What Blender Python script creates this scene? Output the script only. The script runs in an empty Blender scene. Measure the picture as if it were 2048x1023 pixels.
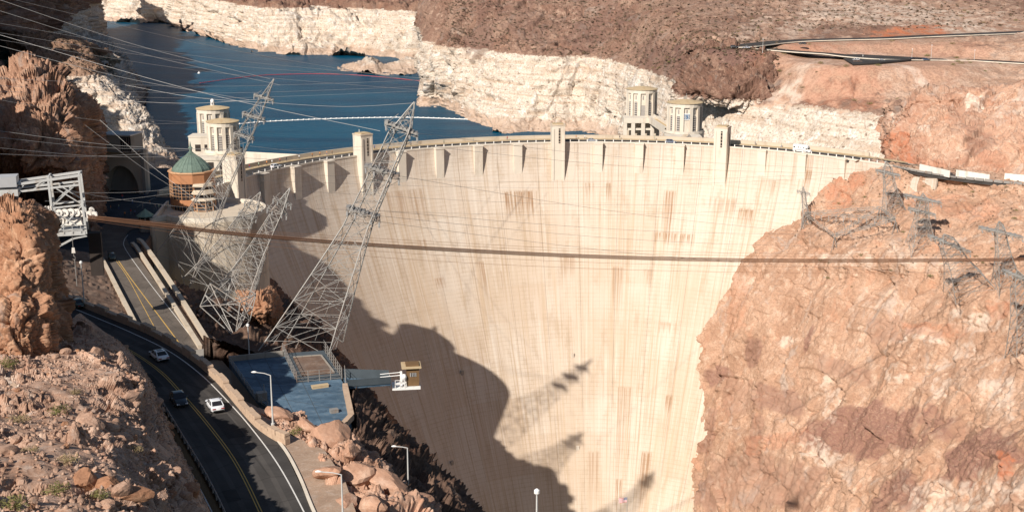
import bpy, bmesh, math, random
import numpy as np
from mathutils import Vector, Matrix, Euler

random.seed(7)
rng = np.random.default_rng(11)
S = bpy.context.scene
C = S.collection
R = math.radians

# ------------------------------------------------------------------ camera, sky, sun, exposure
HC, PT, FPX = 80.0, 0.242, 2489.0          # eye height above the dam crest (m), downward pitch, focal length in photo pixels
cam_d = bpy.data.cameras.new('camera')
cam = bpy.data.objects.new('camera', cam_d)
C.objects.link(cam)
cam.location = (0, 0, HC)
cam.rotation_euler = (math.pi / 2 - PT, 0, 0)
cam_d.sensor_width = 36.0
cam_d.lens = FPX / 2048 * 36.0
cam_d.clip_start = 1.0
cam_d.clip_end = 9000.0
S.camera = cam

SUN_AZ, SUN_EL = R(33), R(36)               # light travels towards azimuth 33 deg right of the view axis
W = bpy.data.worlds.new('World')
S.world = W
W.use_nodes = True
wn = W.node_tree.nodes
sky = wn.new('ShaderNodeTexSky')
sky.sky_type = 'NISHITA'
sky.sun_disc = False
sky.sun_elevation = SUN_EL
sky.sun_rotation = math.pi + SUN_AZ
sky.altitude = 400
sky.air_density = 1.0
sky.dust_density = 1.0
sky.ozone_density = 1.0
wn['Background'].inputs['Strength'].default_value = 0.062
W.node_tree.links.new(sky.outputs[0], wn['Background'].inputs['Color'])
sun_d = bpy.data.lights.new('sun', 'SUN')
sun_d.energy = 5.0
sun_d.angle = R(0.53)
sun_d.color = (1.0, 0.93, 0.85)
sun = bpy.data.objects.new('sun', sun_d)
C.objects.link(sun)
LD = Vector((math.sin(SUN_AZ) * math.cos(SUN_EL), math.cos(SUN_AZ) * math.cos(SUN_EL), -math.sin(SUN_EL)))
sun.rotation_euler = LD.to_track_quat('-Z', 'Y').to_euler()
sun.location = (-200, -200, 300)
S.view_settings.view_transform = 'Standard'
S.view_settings.look = 'None'
S.view_settings.exposure = 0.36
S.view_settings.gamma = 1.0
S.view_settings.use_curve_mapping = False

# ------------------------------------------------------------------ geometry helpers
cpt, spt = math.cos(PT), math.sin(PT)
def ray(px, py):
    u = (px - 1024) / FPX; v = -(py - 511.5) / FPX
    return np.array([u, cpt + v * spt, -spt + v * cpt])
CAMP = np.array([0, 0, HC])
def P(px, py, D):                            # a point of the place: sight direction measured on the photo, distance D
    return ray(px, py) * D + CAMP
def Pz(px, py, z):
    r = ray(px, py); return r * ((z - HC) / r[2]) + CAMP
def PX(p):                                   # inverse, for measuring only
    x, y, z = p[..., 0], p[..., 1], p[..., 2] - HC
    D = cpt * y - spt * z; U = spt * y + cpt * z
    return 1024 + FPX * x / D, 511.5 - FPX * U / D

def link(o, parent=None):
    C.objects.link(o)
    if parent is not None: o.parent = parent
    return o
def tag(o, label=None, cat=None, group=None, kind=None):
    if label: o['label'] = label
    if cat: o['category'] = cat
    if group: o['group'] = group
    if kind: o['kind'] = kind
    return o
def thing(name, label, cat, loc=(0, 0, 0), rz=0.0, group=None):
    o = bpy.data.objects.new(name, None)
    o.empty_display_size = 0.5
    link(o); o.location = loc; o.rotation_euler = (0, 0, rz)
    return tag(o, label, cat, group)
def dup(root, loc, rz, label=None, group=None):
    r = root.copy(); C.objects.link(r); r.location = loc; r.rotation_euler = (0, 0, rz)
    if label: r['label'] = label
    if group: r['group'] = group
    for ch in list(root.children):
        c = ch.copy(); C.objects.link(c); c.parent = r
        for g in ch.children:
            d = g.copy(); C.objects.link(d); d.parent = c
    return r

class MB:
    """collects polygons and links them as one mesh object"""
    def __init__(s): s.v = []; s.f = []; s.m = []
    def add(s, vs, fs, mi=0):
        b = len(s.v); s.v += [tuple(map(float, v)) for v in vs]
        s.f += [tuple(b + i for i in f) for f in fs]; s.m += [mi] * len(fs); return s
    def box(s, c, d, rz=0.0, M=None, mi=0, taper=1.0):
        hx, hy, hz = d[0] / 2, d[1] / 2, d[2] / 2
        vs = []
        for z in (-1, 1):
            k = taper if z > 0 else 1.0
            for x, y in ((-1, -1), (1, -1), (1, 1), (-1, 1)):
                vs.append(Vector((x * hx * k, y * hy * k, z * hz)))
        if M is None: M = Matrix.Rotation(rz, 3, 'Z')
        vs = [M @ v + Vector(c) for v in vs]
        return s.add(vs, [(3, 2, 1, 0), (4, 5, 6, 7), (0, 1, 5, 4), (1, 2, 6, 5), (2, 3, 7, 6), (3, 0, 4, 7)], mi)
    def tube(s, p0, p1, r, n=6, r1=None, mi=0, cap=True):
        p0 = Vector(p0); p1 = Vector(p1); d = p1 - p0
        if d.length < 1e-6: return s
        d.normalize(); a = d.orthogonal().normalized(); b = d.cross(a)
        r1 = r if r1 is None else r1
        vs = [p0 + (a * math.cos(2 * math.pi * i / n) + b * math.sin(2 * math.pi * i / n)) * r for i in range(n)]
        vs += [p1 + (a * math.cos(2 * math.pi * i / n) + b * math.sin(2 * math.pi * i / n)) * r1 for i in range(n)]
        fs = [(i, (i + 1) % n, n + (i + 1) % n, n + i) for i in range(n)]
        if cap: fs += [tuple(range(n))[::-1], tuple(range(n, 2 * n))]
        return s.add(vs, fs, mi)
    def poly(s, pts, r, n=4, mi=0):          # polyline tube, continuous
        pts = [Vector(p) for p in pts]
        rings = []
        for i, p in enumerate(pts):
            d = (pts[min(i + 1, len(pts) - 1)] - pts[max(i - 1, 0)]).normalized()
            a = d.cross(Vector((0, 0, 1)))
            if a.length < 1e-3: a = Vector((1, 0, 0))
            a.normalize(); b = d.cross(a)
            rings.append([p + (a * math.cos(2 * math.pi * k / n) + b * math.sin(2 * math.pi * k / n)) * r for k in range(n)])
        vs = [v for rg in rings for v in rg]
        fs = []
        for i in range(len(pts) - 1):
            for k in range(n):
                fs.append((i * n + k, i * n + (k + 1) % n, (i + 1) * n + (k + 1) % n, (i + 1) * n + k))
        return s.add(vs, fs, mi)
    def prism(s, poly, z0, z1, mi=0):
        n = len(poly)
        vs = [(p[0], p[1], z0) for p in poly] + [(p[0], p[1], z1) for p in poly]
        fs = [tuple(range(n))[::-1], tuple(range(n, 2 * n))] + [(i, (i + 1) % n, n + (i + 1) % n, n + i) for i in range(n)]
        return s.add(vs, fs, mi)
    def lathe(s, c, prof, n=16, a0=0.0, mi=0, squash=1.0):
        vs = []
        for r, z in prof:
            for i in range(n):
                a = a0 + 2 * math.pi * i / n
                vs.append((c[0] + r * math.cos(a), c[1] + r * math.sin(a) * squash, c[2] + z))
        fs = []
        for j in range(len(prof) - 1):
            for i in range(n):
                fs.append((j * n + i, j * n + (i + 1) % n, (j + 1) * n + (i + 1) % n, (j + 1) * n + i))
        fs.append(tuple(range(n))[::-1]); fs.append(tuple(range((len(prof) - 1) * n, len(prof) * n)))
        return s.add(vs, fs, mi)
    def quad(s, a, b, c, d, mi=0): return s.add([a, b, c, d], [(0, 1, 2, 3)], mi)
    def build(s, name, mat, parent=None, smooth=False, loc=None):
        me = bpy.data.meshes.new(name)
        me.from_pydata(s.v, [], s.f)
        mats = mat if isinstance(mat, (list, tuple)) else [mat]
        for m in mats: me.materials.append(m)
        if len(mats) > 1: me.polygons.foreach_set('material_index', s.m)
        if smooth: me.polygons.foreach_set('use_smooth', [True] * len(me.polygons))
        bm = bmesh.new(); bm.from_mesh(me); bmesh.ops.recalc_face_normals(bm, faces=bm.faces); bm.to_mesh(me); bm.free()
        me.update()
        o = bpy.data.objects.new(name, me)
        link(o, parent)
        if loc is not None: o.location = loc
        return o

# ------------------------------------------------------------------ noise in numpy
_g = rng.normal(size=(256, 3)); _g /= np.linalg.norm(_g, axis=1)[:, None]
def _h(ix, iy, iz, seed):
    h = (ix.astype(np.int64) * 73856093) ^ (iy.astype(np.int64) * 19349663) ^ (iz.astype(np.int64) * 83492791) ^ (seed * 2654435761)
    h = (h ^ (h >> 13)) * 1274126177
    return (h ^ (h >> 16)) & 0x7fffffff
def perlin(Q, seed=0):
    i = np.floor(Q).astype(np.int64); f = Q - i
    u = f * f * f * (f * (f * 6 - 15) + 10)
    out = 0
    for dx in (0, 1):
        wx = u[:, 0] if dx else 1 - u[:, 0]
        for dy in (0, 1):
            wy = u[:, 1] if dy else 1 - u[:, 1]
            for dz in (0, 1):
                wz = u[:, 2] if dz else 1 - u[:, 2]
                g = _g[_h(i[:, 0] + dx, i[:, 1] + dy, i[:, 2] + dz, seed) & 255]
                out = out + wx * wy * wz * (g[:, 0] * (f[:, 0] - dx) + g[:, 1] * (f[:, 1] - dy) + g[:, 2] * (f[:, 2] - dz))
    return out * 1.5
def fbm(Q, o=4, seed=0, gain=.5, lac=2.03):
    a, s, t = 1.0, 0, 0
    for k in range(o):
        s = s + a * perlin(Q, seed + k); t += a; a *= gain; Q = Q * lac + 3.7
    return s / t
def billow(Q, o=4, seed=0, gain=.5):
    a, s, t = 1.0, 0, 0
    for k in range(o):
        s = s + a * np.abs(perlin(Q, seed + k)); t += a; a *= gain; Q = Q * 2.07 + 5.1
    return s / t * 2
def worley(Q, seed=0):
    i = np.floor(Q).astype(np.int64)
    f1 = np.full(len(Q), 9.0); f2 = f1.copy(); cid = np.zeros(len(Q), np.int64)
    for dx in (-1, 0, 1):
        for dy in (-1, 0, 1):
            for dz in (-1, 0, 1):
                c = i + np.array([dx, dy, dz])
                h = _h(c[:, 0], c[:, 1], c[:, 2], seed)
                p = c + np.stack([(h & 1023) / 1023., ((h >> 10) & 1023) / 1023., ((h >> 20) & 1023) / 1023.], 1) * .9 + .05
                d = np.sqrt(((Q - p) ** 2).sum(1))
                n1 = d < f1
                f2 = np.where(n1, f1, np.minimum(f2, d)); cid = np.where(n1, h, cid); f1 = np.where(n1, d, f1)
    return f1, f2, (cid % 1009) / 1009.

# ------------------------------------------------------------------ materials
def newmat(name):
    m = bpy.data.materials.new(name); m.use_nodes = True
    nt = m.node_tree; b = nt.nodes['Principled BSDF']
    b.inputs['Specular IOR Level'].default_value = 0.25
    return m, nt, b
def nd(nt, t, **k):
    n = nt.nodes.new(t)
    for a, v in k.items(): setattr(n, a, v)
    return n
def setin(nt, sock, v):
    if v is None: return
    if hasattr(v, 'is_output') or isinstance(v, bpy.types.NodeSocket): nt.links.new(v, sock)
    else: sock.default_value = v
def mth(nt, op, a, b=None, c=None, clamp=False):
    n = nd(nt, 'ShaderNodeMath', operation=op, use_clamp=clamp)
    setin(nt, n.inputs[0], a)
    if b is not None: setin(nt, n.inputs[1], b)
    if c is not None: setin(nt, n.inputs[2], c)
    return n.outputs[0]
def mixc(nt, f, a, b, mode='MIX'):
    n = nd(nt, 'ShaderNodeMix', data_type='RGBA', blend_type=mode)
    setin(nt, n.inputs[0], f)
    setin(nt, n.inputs[6], (*a, 1) if isinstance(a, tuple) and len(a) == 3 else a)
    setin(nt, n.inputs[7], (*b, 1) if isinstance(b, tuple) and len(b) == 3 else b)
    return n.outputs[2]
def smooth(nt, v, lo, hi):
    n = nd(nt, 'ShaderNodeMapRange', interpolation_type='SMOOTHSTEP')
    setin(nt, n.inputs[0], v); n.inputs[1].default_value = lo; n.inputs[2].default_value = hi
    return n.outputs[0]
def coords(nt, scale=(1, 1, 1), src='Object', rot=(0, 0, 0)):
    t = nd(nt, 'ShaderNodeTexCoord'); m = nd(nt, 'ShaderNodeMapping')
    m.inputs['Scale'].default_value = scale; m.inputs['Rotation'].default_value = rot
    nt.links.new(t.outputs[src], m.inputs[0]); return m.outputs[0]
def noise(nt, vec, scale=1.0, detail=6.0, rough=.55, dist=0.0):
    n = nd(nt, 'ShaderNodeTexNoise')
    nt.links.new(vec, n.inputs['Vector']); n.inputs['Scale'].default_value = scale
    n.inputs['Detail'].default_value = detail; n.inputs['Roughness'].default_value = rough; n.inputs['Distortion'].default_value = dist
    return n.outputs[0]
def bump(nt, b, h, strength=.5, dist=.1):
    n = nd(nt, 'ShaderNodeBump'); n.inputs['Strength'].default_value = strength; n.inputs['Distance'].default_value = dist
    nt.links.new(h, n.inputs['Height']); nt.links.new(n.outputs[0], b.inputs['Normal'])
def zcoord(nt):
    t = nd(nt, 'ShaderNodeTexCoord'); s = nd(nt, 'ShaderNodeSeparateXYZ'); nt.links.new(t.outputs['Object'], s.inputs[0]); return s.outputs
def attr(nt, name):
    n = nd(nt, 'ShaderNodeAttribute', attribute_name=name); return n.outputs['Fac']

def rock_mat(name, base, dark, light, size=6.0, ring=None, varnish=(.16, .09, .07), paleC=(.66, .56, .46), speck=.5, bumpd=.25, fine=None):
    """weathered rock: mottled colour at three scales, cracks, varnish and pale scars from the mesh's own attributes"""
    m, nt, b = newmat(name)
    v = coords(nt)
    n1 = noise(nt, v, 1 / size / 2.5, 7, .6, .6)
    n2 = noise(nt, v, 1 / size * 2, 8, .65, .3)
    n3 = noise(nt, v, 1 / size * 11, 6, .7)
    c = mixc(nt, smooth(nt, n1, .36, .64), dark, base)
    c = mixc(nt, smooth(nt, n2, .48, .72), c, light)
    c = mixc(nt, mth(nt, 'MULTIPLY', smooth(nt, n2, .50, .30), .55), c, dark)
    c = mixc(nt, mth(nt, 'MULTIPLY', smooth(nt, n3, .60, .34), speck), c, (dark[0] * .55, dark[1] * .52, dark[2] * .52))
    c = mixc(nt, mth(nt, 'MULTIPLY', smooth(nt, n3, .60, .75), .35), c, light)
    n4 = noise(nt, coords(nt, (1, 1, .6)), 1 / size / 1.3, 5, .6, 1.2)
    gy = sum(base) / 3
    c = mixc(nt, mth(nt, 'MULTIPLY', smooth(nt, n4, .55, .70), .5), c, (gy * 1.12, gy * .95, gy * .82))
    c = mixc(nt, mth(nt, 'MULTIPLY', smooth(nt, n4, .44, .32), .4), c, (base[0] * .98, base[1] * .78, base[2] * .70))
    if ring is not None:
        z = zcoord(nt)[2]
        zz = mth(nt, 'ADD', z, mth(nt, 'MULTIPLY', mth(nt, 'SUBTRACT', n2, .5), 9.0))
        rm = smooth(nt, zz, ring + .5, ring - .6)
        st = noise(nt, coords(nt, (.012, .012, .42)), 1.0, 5, .65)
        wc = mixc(nt, smooth(nt, st, .42, .66), (.63, .55, .455), (.49, .375, .28))
        wc = mixc(nt, mth(nt, 'MULTIPLY', smooth(nt, n2, .50, .68), .8), wc, (.76, .72, .66))
        wc = mixc(nt, mth(nt, 'MULTIPLY', smooth(nt, n1, .54, .74), .55), wc, (.48, .34, .24))
        wc = mixc(nt, mth(nt, 'MULTIPLY', smooth(nt, n3, .56, .34), .75), wc, (.30, .22, .16))
        vo = nd(nt, 'ShaderNodeTexVoronoi'); nt.links.new(coords(nt, (.16, .16, .26)), vo.inputs['Vector']); vo.inputs['Scale'].default_value = 1.0; vo.inputs['Randomness'].default_value = 1.0
        wc = mixc(nt, mth(nt, 'MULTIPLY', smooth(nt, mth(nt, 'ADD', vo.outputs['Distance'], mth(nt, 'MULTIPLY', n3, .35)), .40, .28), .75), wc, (.17, .115, .08))
        wet = smooth(nt, zz, -48.0, -51.5)
        wc = mixc(nt, mth(nt, 'MULTIPLY', wet, .7), wc, (.42, .29, .21))
        rm = mth(nt, 'MULTIPLY', rm, mth(nt, 'SUBTRACT', 1.0, attr(nt, 'dry')))
        c = mixc(nt, rm, c, wc)
    c = mixc(nt, mth(nt, 'MULTIPLY', attr(nt, 'tan'), mth(nt, 'ADD', .55, mth(nt, 'MULTIPLY', smooth(nt, n3, .40, .56), .45))), c, mixc(nt, smooth(nt, n2, .4, .62), (.46, .285, .195), (.55, .38, .28)))
    c = mixc(nt, mth(nt, 'MULTIPLY', attr(nt, 'varnish'), smooth(nt, n3, .30, .55)), c, varnish)
    c = mixc(nt, mth(nt, 'MULTIPLY', attr(nt, 'pale'), smooth(nt, n2, .36, .6)), c, paleC)
    c = mixc(nt, mth(nt, 'MULTIPLY', attr(nt, 'rust'), smooth(nt, n2, .34, .6)), c, (.42, .15, .075))
    nt.links.new(c, b.inputs['Base Color']); b.inputs['Roughness'].default_value = .95
    b.inputs['Specular IOR Level'].default_value = .1
    h = mth(nt, 'ADD', mth(nt, 'MULTIPLY', n3, .55), mth(nt, 'MULTIPLY', n2, 1.0))
    bump(nt, b, h, .8, bumpd)
    return m

def plain(name, col, rough=.6, metal=0.0, var=.12, scale=3.0, spec=.3, dirt=None):
    m, nt, b = newmat(name)
    v = coords(nt); n = noise(nt, v, scale, 5, .6)
    lo = tuple(x * (1 - var) for x in col); hi = tuple(min(1, x * (1 + var)) for x in col)
    c = mixc(nt, n, lo, hi)
    if dirt:
        n2 = noise(nt, coords(nt, (1, 1, .25)), scale * .7, 6, .65)
        c = mixc(nt, mth(nt, 'MULTIPLY', smooth(nt, n2, .5, .72), .7), c, dirt)
    nt.links.new(c, b.inputs['Base Color']); b.inputs['Roughness'].default_value = rough; b.inputs['Metallic'].default_value = metal
    b.inputs['Specular IOR Level'].default_value = spec
    return m

M = {}
M['rock_right'] = rock_mat('rock_right', (.51, .325, .222), (.385, .23, .15), (.595, .425, .31), 7.0, varnish=(.25, .135, .10), paleC=(.64, .52, .42), speck=.48, bumpd=.5)
M['rock_hill_right'] = rock_mat('rock_hill_right', (.52, .335, .235), (.41, .23, .155), (.60, .44, .33), 6.0, speck=.4, bumpd=.5)
M['rock_far'] = rock_mat('rock_far', (.31, .20, .145), (.215, .125, .09), (.42, .29, .215), 14.0, ring=-3.0, speck=.6, bumpd=1.5, varnish=(.15, .085, .068))
M['rock_shore'] = rock_mat('rock_shore', (.33, .21, .145), (.22, .135, .09), (.42, .28, .19), 9.0, ring=-6.0, speck=.6, bumpd=1.0)
M['rock_crag'] = rock_mat('rock_crag', (.42, .25, .165), (.28, .155, .10), (.54, .36, .25), 5.0, speck=.55, bumpd=.35)
M['rock_pinnacle'] = rock_mat('rock_pinnacle', (.43, .235, .14), (.30, .15, .085), (.53, .33, .21), 3.5, speck=.45, bumpd=.2)
M['rock_slope'] = rock_mat('rock_slope', (.49, .325, .235), (.36, .22, .15), (.58, .43, .33), 2.2, speck=.5, bumpd=.12)
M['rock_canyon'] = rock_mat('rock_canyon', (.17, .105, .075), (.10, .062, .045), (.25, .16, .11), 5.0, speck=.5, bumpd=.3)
M['rock_near'] = rock_mat('rock_near', (.52, .325, .225), (.38, .215, .14), (.60, .42, .31), 2.6, speck=.35, bumpd=.12)
M['dirt'] = rock_mat('dirt', (.20, .135, .10), (.14, .09, .065), (.28, .20, .15), 4.0, speck=.3, bumpd=.05)
M['gravel'] = rock_mat('gravel', (.40, .29, .21), (.32, .22, .155), (.46, .35, .27), 2.0, speck=.3, bumpd=.04)
M['concrete'] = plain('concrete', (.56, .47, .36), .9, 0, .12, .35, .1, dirt=(.36, .26, .17))
M['concrete_pale'] = plain('concrete_pale', (.64, .57, .47), .9, 0, .1, .3, .1, dirt=(.45, .36, .27))
M['concrete_grey'] = plain('concrete_grey', (.30, .27, .23), .9, 0, .15, .4, .1, dirt=(.2, .17, .14))
M['concrete_wall'] = plain('concrete_wall', (.52, .44, .34), .9, 0, .14, .25, .1, dirt=(.34, .26, .18))
M['roof_tan'] = plain('roof_tan', (.47, .36, .22), .85, 0, .15, .6, .1, dirt=(.36, .22, .11))
M['stone'] = plain('stone', (.47, .34, .24), .9, 0, .25, 1.2, .1, dirt=(.3, .2, .14))
M['white_paint'] = plain('white_paint', (.78, .76, .72), .6, 0, .06, 2.0, .3, dirt=(.6, .56, .5))
M['line_white'] = plain('line_white', (.62, .60, .56), .8, 0, .2, 1.5, .1)
M['line_yellow'] = plain('line_yellow', (.52, .33, .10), .8, 0, .2, 1.5, .1)
M['steel'] = plain('steel', (.31, .295, .27), .6, .1, .3, .5, .3, dirt=(.27, .17, .11))
M['steel_dark'] = plain('steel_dark', (.26, .245, .225), .6, .1, .25, .8, .4, dirt=(.25, .15, .09))
M['steel_white'] = plain('steel_white', (.50, .495, .47), .6, 0, .15, .8, .3, dirt=(.36, .29, .22))
M['insulator'] = plain('insulator', (.34, .33, .31), .35, 0, .2, 2, .5)
M['cable_brown'] = plain('cable_brown', (.30, .155, .09), .7, .1, .2, .4, .2)
M['wire'] = plain('wire', (.52, .50, .47), .5, .2, .1, .3, .3)
M['copper_panel'] = plain('copper_panel', (.42, .195, .095), .55, 0, .12, .8, .3, dirt=(.38, .16, .07))
M['copper_trim'] = plain('copper_trim', (.62, .36, .20), .5, 0, .1, 1.0, .3)
M['verdigris'] = plain('verdigris', (.135, .185, .15), .7, 0, .35, 1.2, .2, dirt=(.05, .085, .075))
M['roof_green'] = plain('roof_green', (.22, .30, .23), .7, 0, .15, 2.0, .2)
M['dark_glass'] = plain('dark_glass', (.022, .020, .022), .12, 0, .2, 3.0, .5)
M['opening'] = plain('opening', (.05, .04, .035), .9, 0, .2, 1.0, .1)
M['grey_shutter'] = plain('grey_shutter', (.34, .31, .28), .7, 0, .15, 2.0, .2)
M['rubber'] = plain('rubber', (.018, .018, .018), .9, 0, .2, 4.0, .2)
M['rim'] = plain('rim', (.45, .45, .46), .3, .8, .1, 4.0, .5)
M['lamp_red'] = plain('lamp_red', (.32, .02, .02), .3, 0, .1, 4.0, .5)
M['lamp_clear'] = plain('lamp_clear', (.7, .7, .7), .2, 0, .1, 4.0, .5)
M['red_buoy'] = plain('red_buoy', (.55, .05, .05), .6, 0, .15, .5, .3)
M['brown_timber'] = plain('brown_timber', (.16, .095, .045), .8, 0, .25, 1.5, .2)
M['metal_roof'] = plain('metal_roof', (.46, .46, .46), .5, .2, .15, .6, .4)
M['sign_blue'] = plain('sign_blue', (.03, .11, .22), .6, 0, .1, 1.0, .3)
M['guard_white'] = plain('guard_white', (.72, .67, .60), .8, 0, .08, .5, .2, dirt=(.5, .42, .34))

def paint(name, col):
    m, nt, b = newmat(name)
    n = noise(nt, coords(nt), 2.0, 4)
    nt.links.new(mixc(nt, n, tuple(x * .92 for x in col), col), b.inputs['Base Color'])
    b.inputs['Roughness'].default_value = .35; b.inputs['Coat Weight'].default_value = .6; b.inputs['Coat Roughness'].default_value = .08
    b.inputs['Specular IOR Level'].default_value = .4
    return m
M['car_white'] = paint('car_white', (.72, .72, .72)); M['car_black'] = paint('car_black', (.012, .014, .016))
M['car_silver'] = paint('car_silver', (.36, .37, .39)); M['car_teal'] = paint('car_teal', (.03, .075, .095)); M['car_brown'] = paint('car_brown', (.15, .085, .05))
M['car_blue'] = paint('car_blue', (.04, .07, .13)); M['car_green'] = paint('car_green', (.05, .075, .06))

def asphalt(name, col):
    m, nt, b = newmat(name)
    v = coords(nt); n1 = noise(nt, v, .12, 6, .6, .5); n2 = noise(nt, v, 2.5, 6, .7)
    c = mixc(nt, smooth(nt, n1, .35, .65), tuple(x * .8 for x in col), tuple(x * 1.2 for x in col))
    c = mixc(nt, mth(nt, 'MULTIPLY', smooth(nt, n2, .5, .7), .35), c, tuple(x * 1.5 for x in col))
    w = nd(nt, 'ShaderNodeTexVoronoi', feature='DISTANCE_TO_EDGE'); nt.links.new(coords(nt), w.inputs['Vector']); w.inputs['Scale'].default_value = .14
    c = mixc(nt, mth(nt, 'MULTIPLY', smooth(nt, w.outputs['Distance'], .018, .006), .45), c, tuple(x * .5 for x in col))
    nt.links.new(c, b.inputs['Base Color']); b.inputs['Roughness'].default_value = .9
    b.inputs['Specular IOR Level'].default_value = .08
    bump(nt, b, n2, .3, .02)
    return m
M['asphalt'] = asphalt('asphalt', (.058, .053, .049)); M['asphalt_worn'] = asphalt('asphalt_worn', (.074, .067, .061)); M['asphalt_patch'] = asphalt('asphalt_patch', (.040, .037, .035)); M['asphalt_grey'] = asphalt('asphalt_grey', (.125, .105, .088)); M['asphalt_blue'] = asphalt('asphalt_blue', (.05, .058, .066))

def deck_mat():  # concrete with the bluish tone of shade painted into its base colour
    m, nt, b = newmat('deck_shade_blue')
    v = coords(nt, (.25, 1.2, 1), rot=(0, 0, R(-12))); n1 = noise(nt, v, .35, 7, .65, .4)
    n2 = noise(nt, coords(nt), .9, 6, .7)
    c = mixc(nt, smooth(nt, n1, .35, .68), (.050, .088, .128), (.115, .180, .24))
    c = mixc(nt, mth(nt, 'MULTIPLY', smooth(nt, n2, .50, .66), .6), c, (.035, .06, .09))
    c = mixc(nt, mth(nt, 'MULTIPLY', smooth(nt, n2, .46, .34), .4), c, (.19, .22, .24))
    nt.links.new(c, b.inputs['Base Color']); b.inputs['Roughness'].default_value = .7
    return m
M['deck_shade_blue'] = deck_mat()
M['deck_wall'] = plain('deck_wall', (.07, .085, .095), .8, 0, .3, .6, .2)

def water_mat():
    m, nt, b = newmat('lake_water')
    v = coords(nt)
    n1 = noise(nt, coords(nt, (.006, .02, 1)), 1.0, 5, .6, .8)
    n2 = noise(nt, coords(nt, (.10, .30, 1)), 1.0, 6, .65)
    c = mixc(nt, smooth(nt, n1, .38, .64), (.001, .043, .088), (.003, .070, .125))
    nt.links.new(c, b.inputs['Base Color'])
    b.inputs['Roughness'].default_value = .30; b.inputs['IOR'].default_value = 1.33
    b.inputs['Specular IOR Level'].default_value = .03
    bump(nt, b, n2, .9, 1.4)
    return m
M['water'] = water_mat()

# ------------------------------------------------------------------ the dam's shape
AX, AY, RD, T0, DT = 31.2, 387.8, 138.7, -1.093, 0.126      # arc centre, downstream crest radius, angle of bay 0, angle per bay
def off(d): d = max(d, 0.0); return .51 * (math.sqrt(d * d + 256) - 16)
def arc(k, z=0.0, r=RD):
    t = T0 + DT * k; return Vector((AX + r * math.sin(t), AY + r * math.cos(t), z))
def face(k, z, out=0.0): return arc(k, z, RD - off(-z) - out)
def dam_hit(px, py):
    r = ray(px, py)
    t = 250.0
    while t < 620:
        p = r * t + CAMP
        if p[1] > AY - 60 and p[2] <= 0.6 and math.hypot(p[0] - AX, p[1] - AY) >= RD - off(-p[2]): return p
        t += .25
    return r * 520 + CAMP
def dam_kz(px, py):
    p = dam_hit(px, py)
    return (math.atan2(p[0] - AX, p[1] - AY) - T0) / DT, p[2]
def dam_D(px, py):
    p = dam_hit(px, py); return cpt * p[1] - spt * (p[2] - HC)

# ------------------------------------------------------------------ terrain sheets
def catmull(Pts, n):
    """Pts (m, ..., 3) -> n samples along axis 0, spline through every control point"""
    m = len(Pts); t = np.linspace(0, m - 1, n); i = np.minimum(t.astype(int), m - 2); f = (t - i).reshape((-1,) + (1,) * (Pts.ndim - 1))
    p0 = Pts[np.maximum(i - 1, 0)]; p1 = Pts[i]; p2 = Pts[i + 1]; p3 = Pts[np.minimum(i + 2, m - 1)]
    return .5 * (2 * p1 + (p2 - p0) * f + (2 * p0 - 5 * p1 + 4 * p2 - p3) * f ** 2 + (3 * p1 - p0 - 3 * p2 + p3) * f ** 3)
SURF = {}
def blobs(px, py, Q, lst, warp=18.0, sc=.12, seed=50):
    """soft-edged patches with ragged borders (rock varnish, scars): (cx, cy, rx, ry, angle) measured on the photo"""
    w = fbm(Q * sc, 4, seed) * 1.0
    out = np.zeros(len(px))
    for cx, cy, rx, ry, an, st in lst:
        c, s = math.cos(R(an)), math.sin(R(an))
        a = ((px - cx) * c + (py - cy) * s) / rx; b = (-(px - cx) * s + (py - cy) * c) / ry
        d = (np.abs(a) ** 5 + np.abs(b) ** 5) ** (1 / 5) + w * .95 + .12 * np.sin(a * 4 + cx)
        out = np.maximum(out, st * np.clip((1.08 - d) / .26, 0, 1))
    return out
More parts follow.
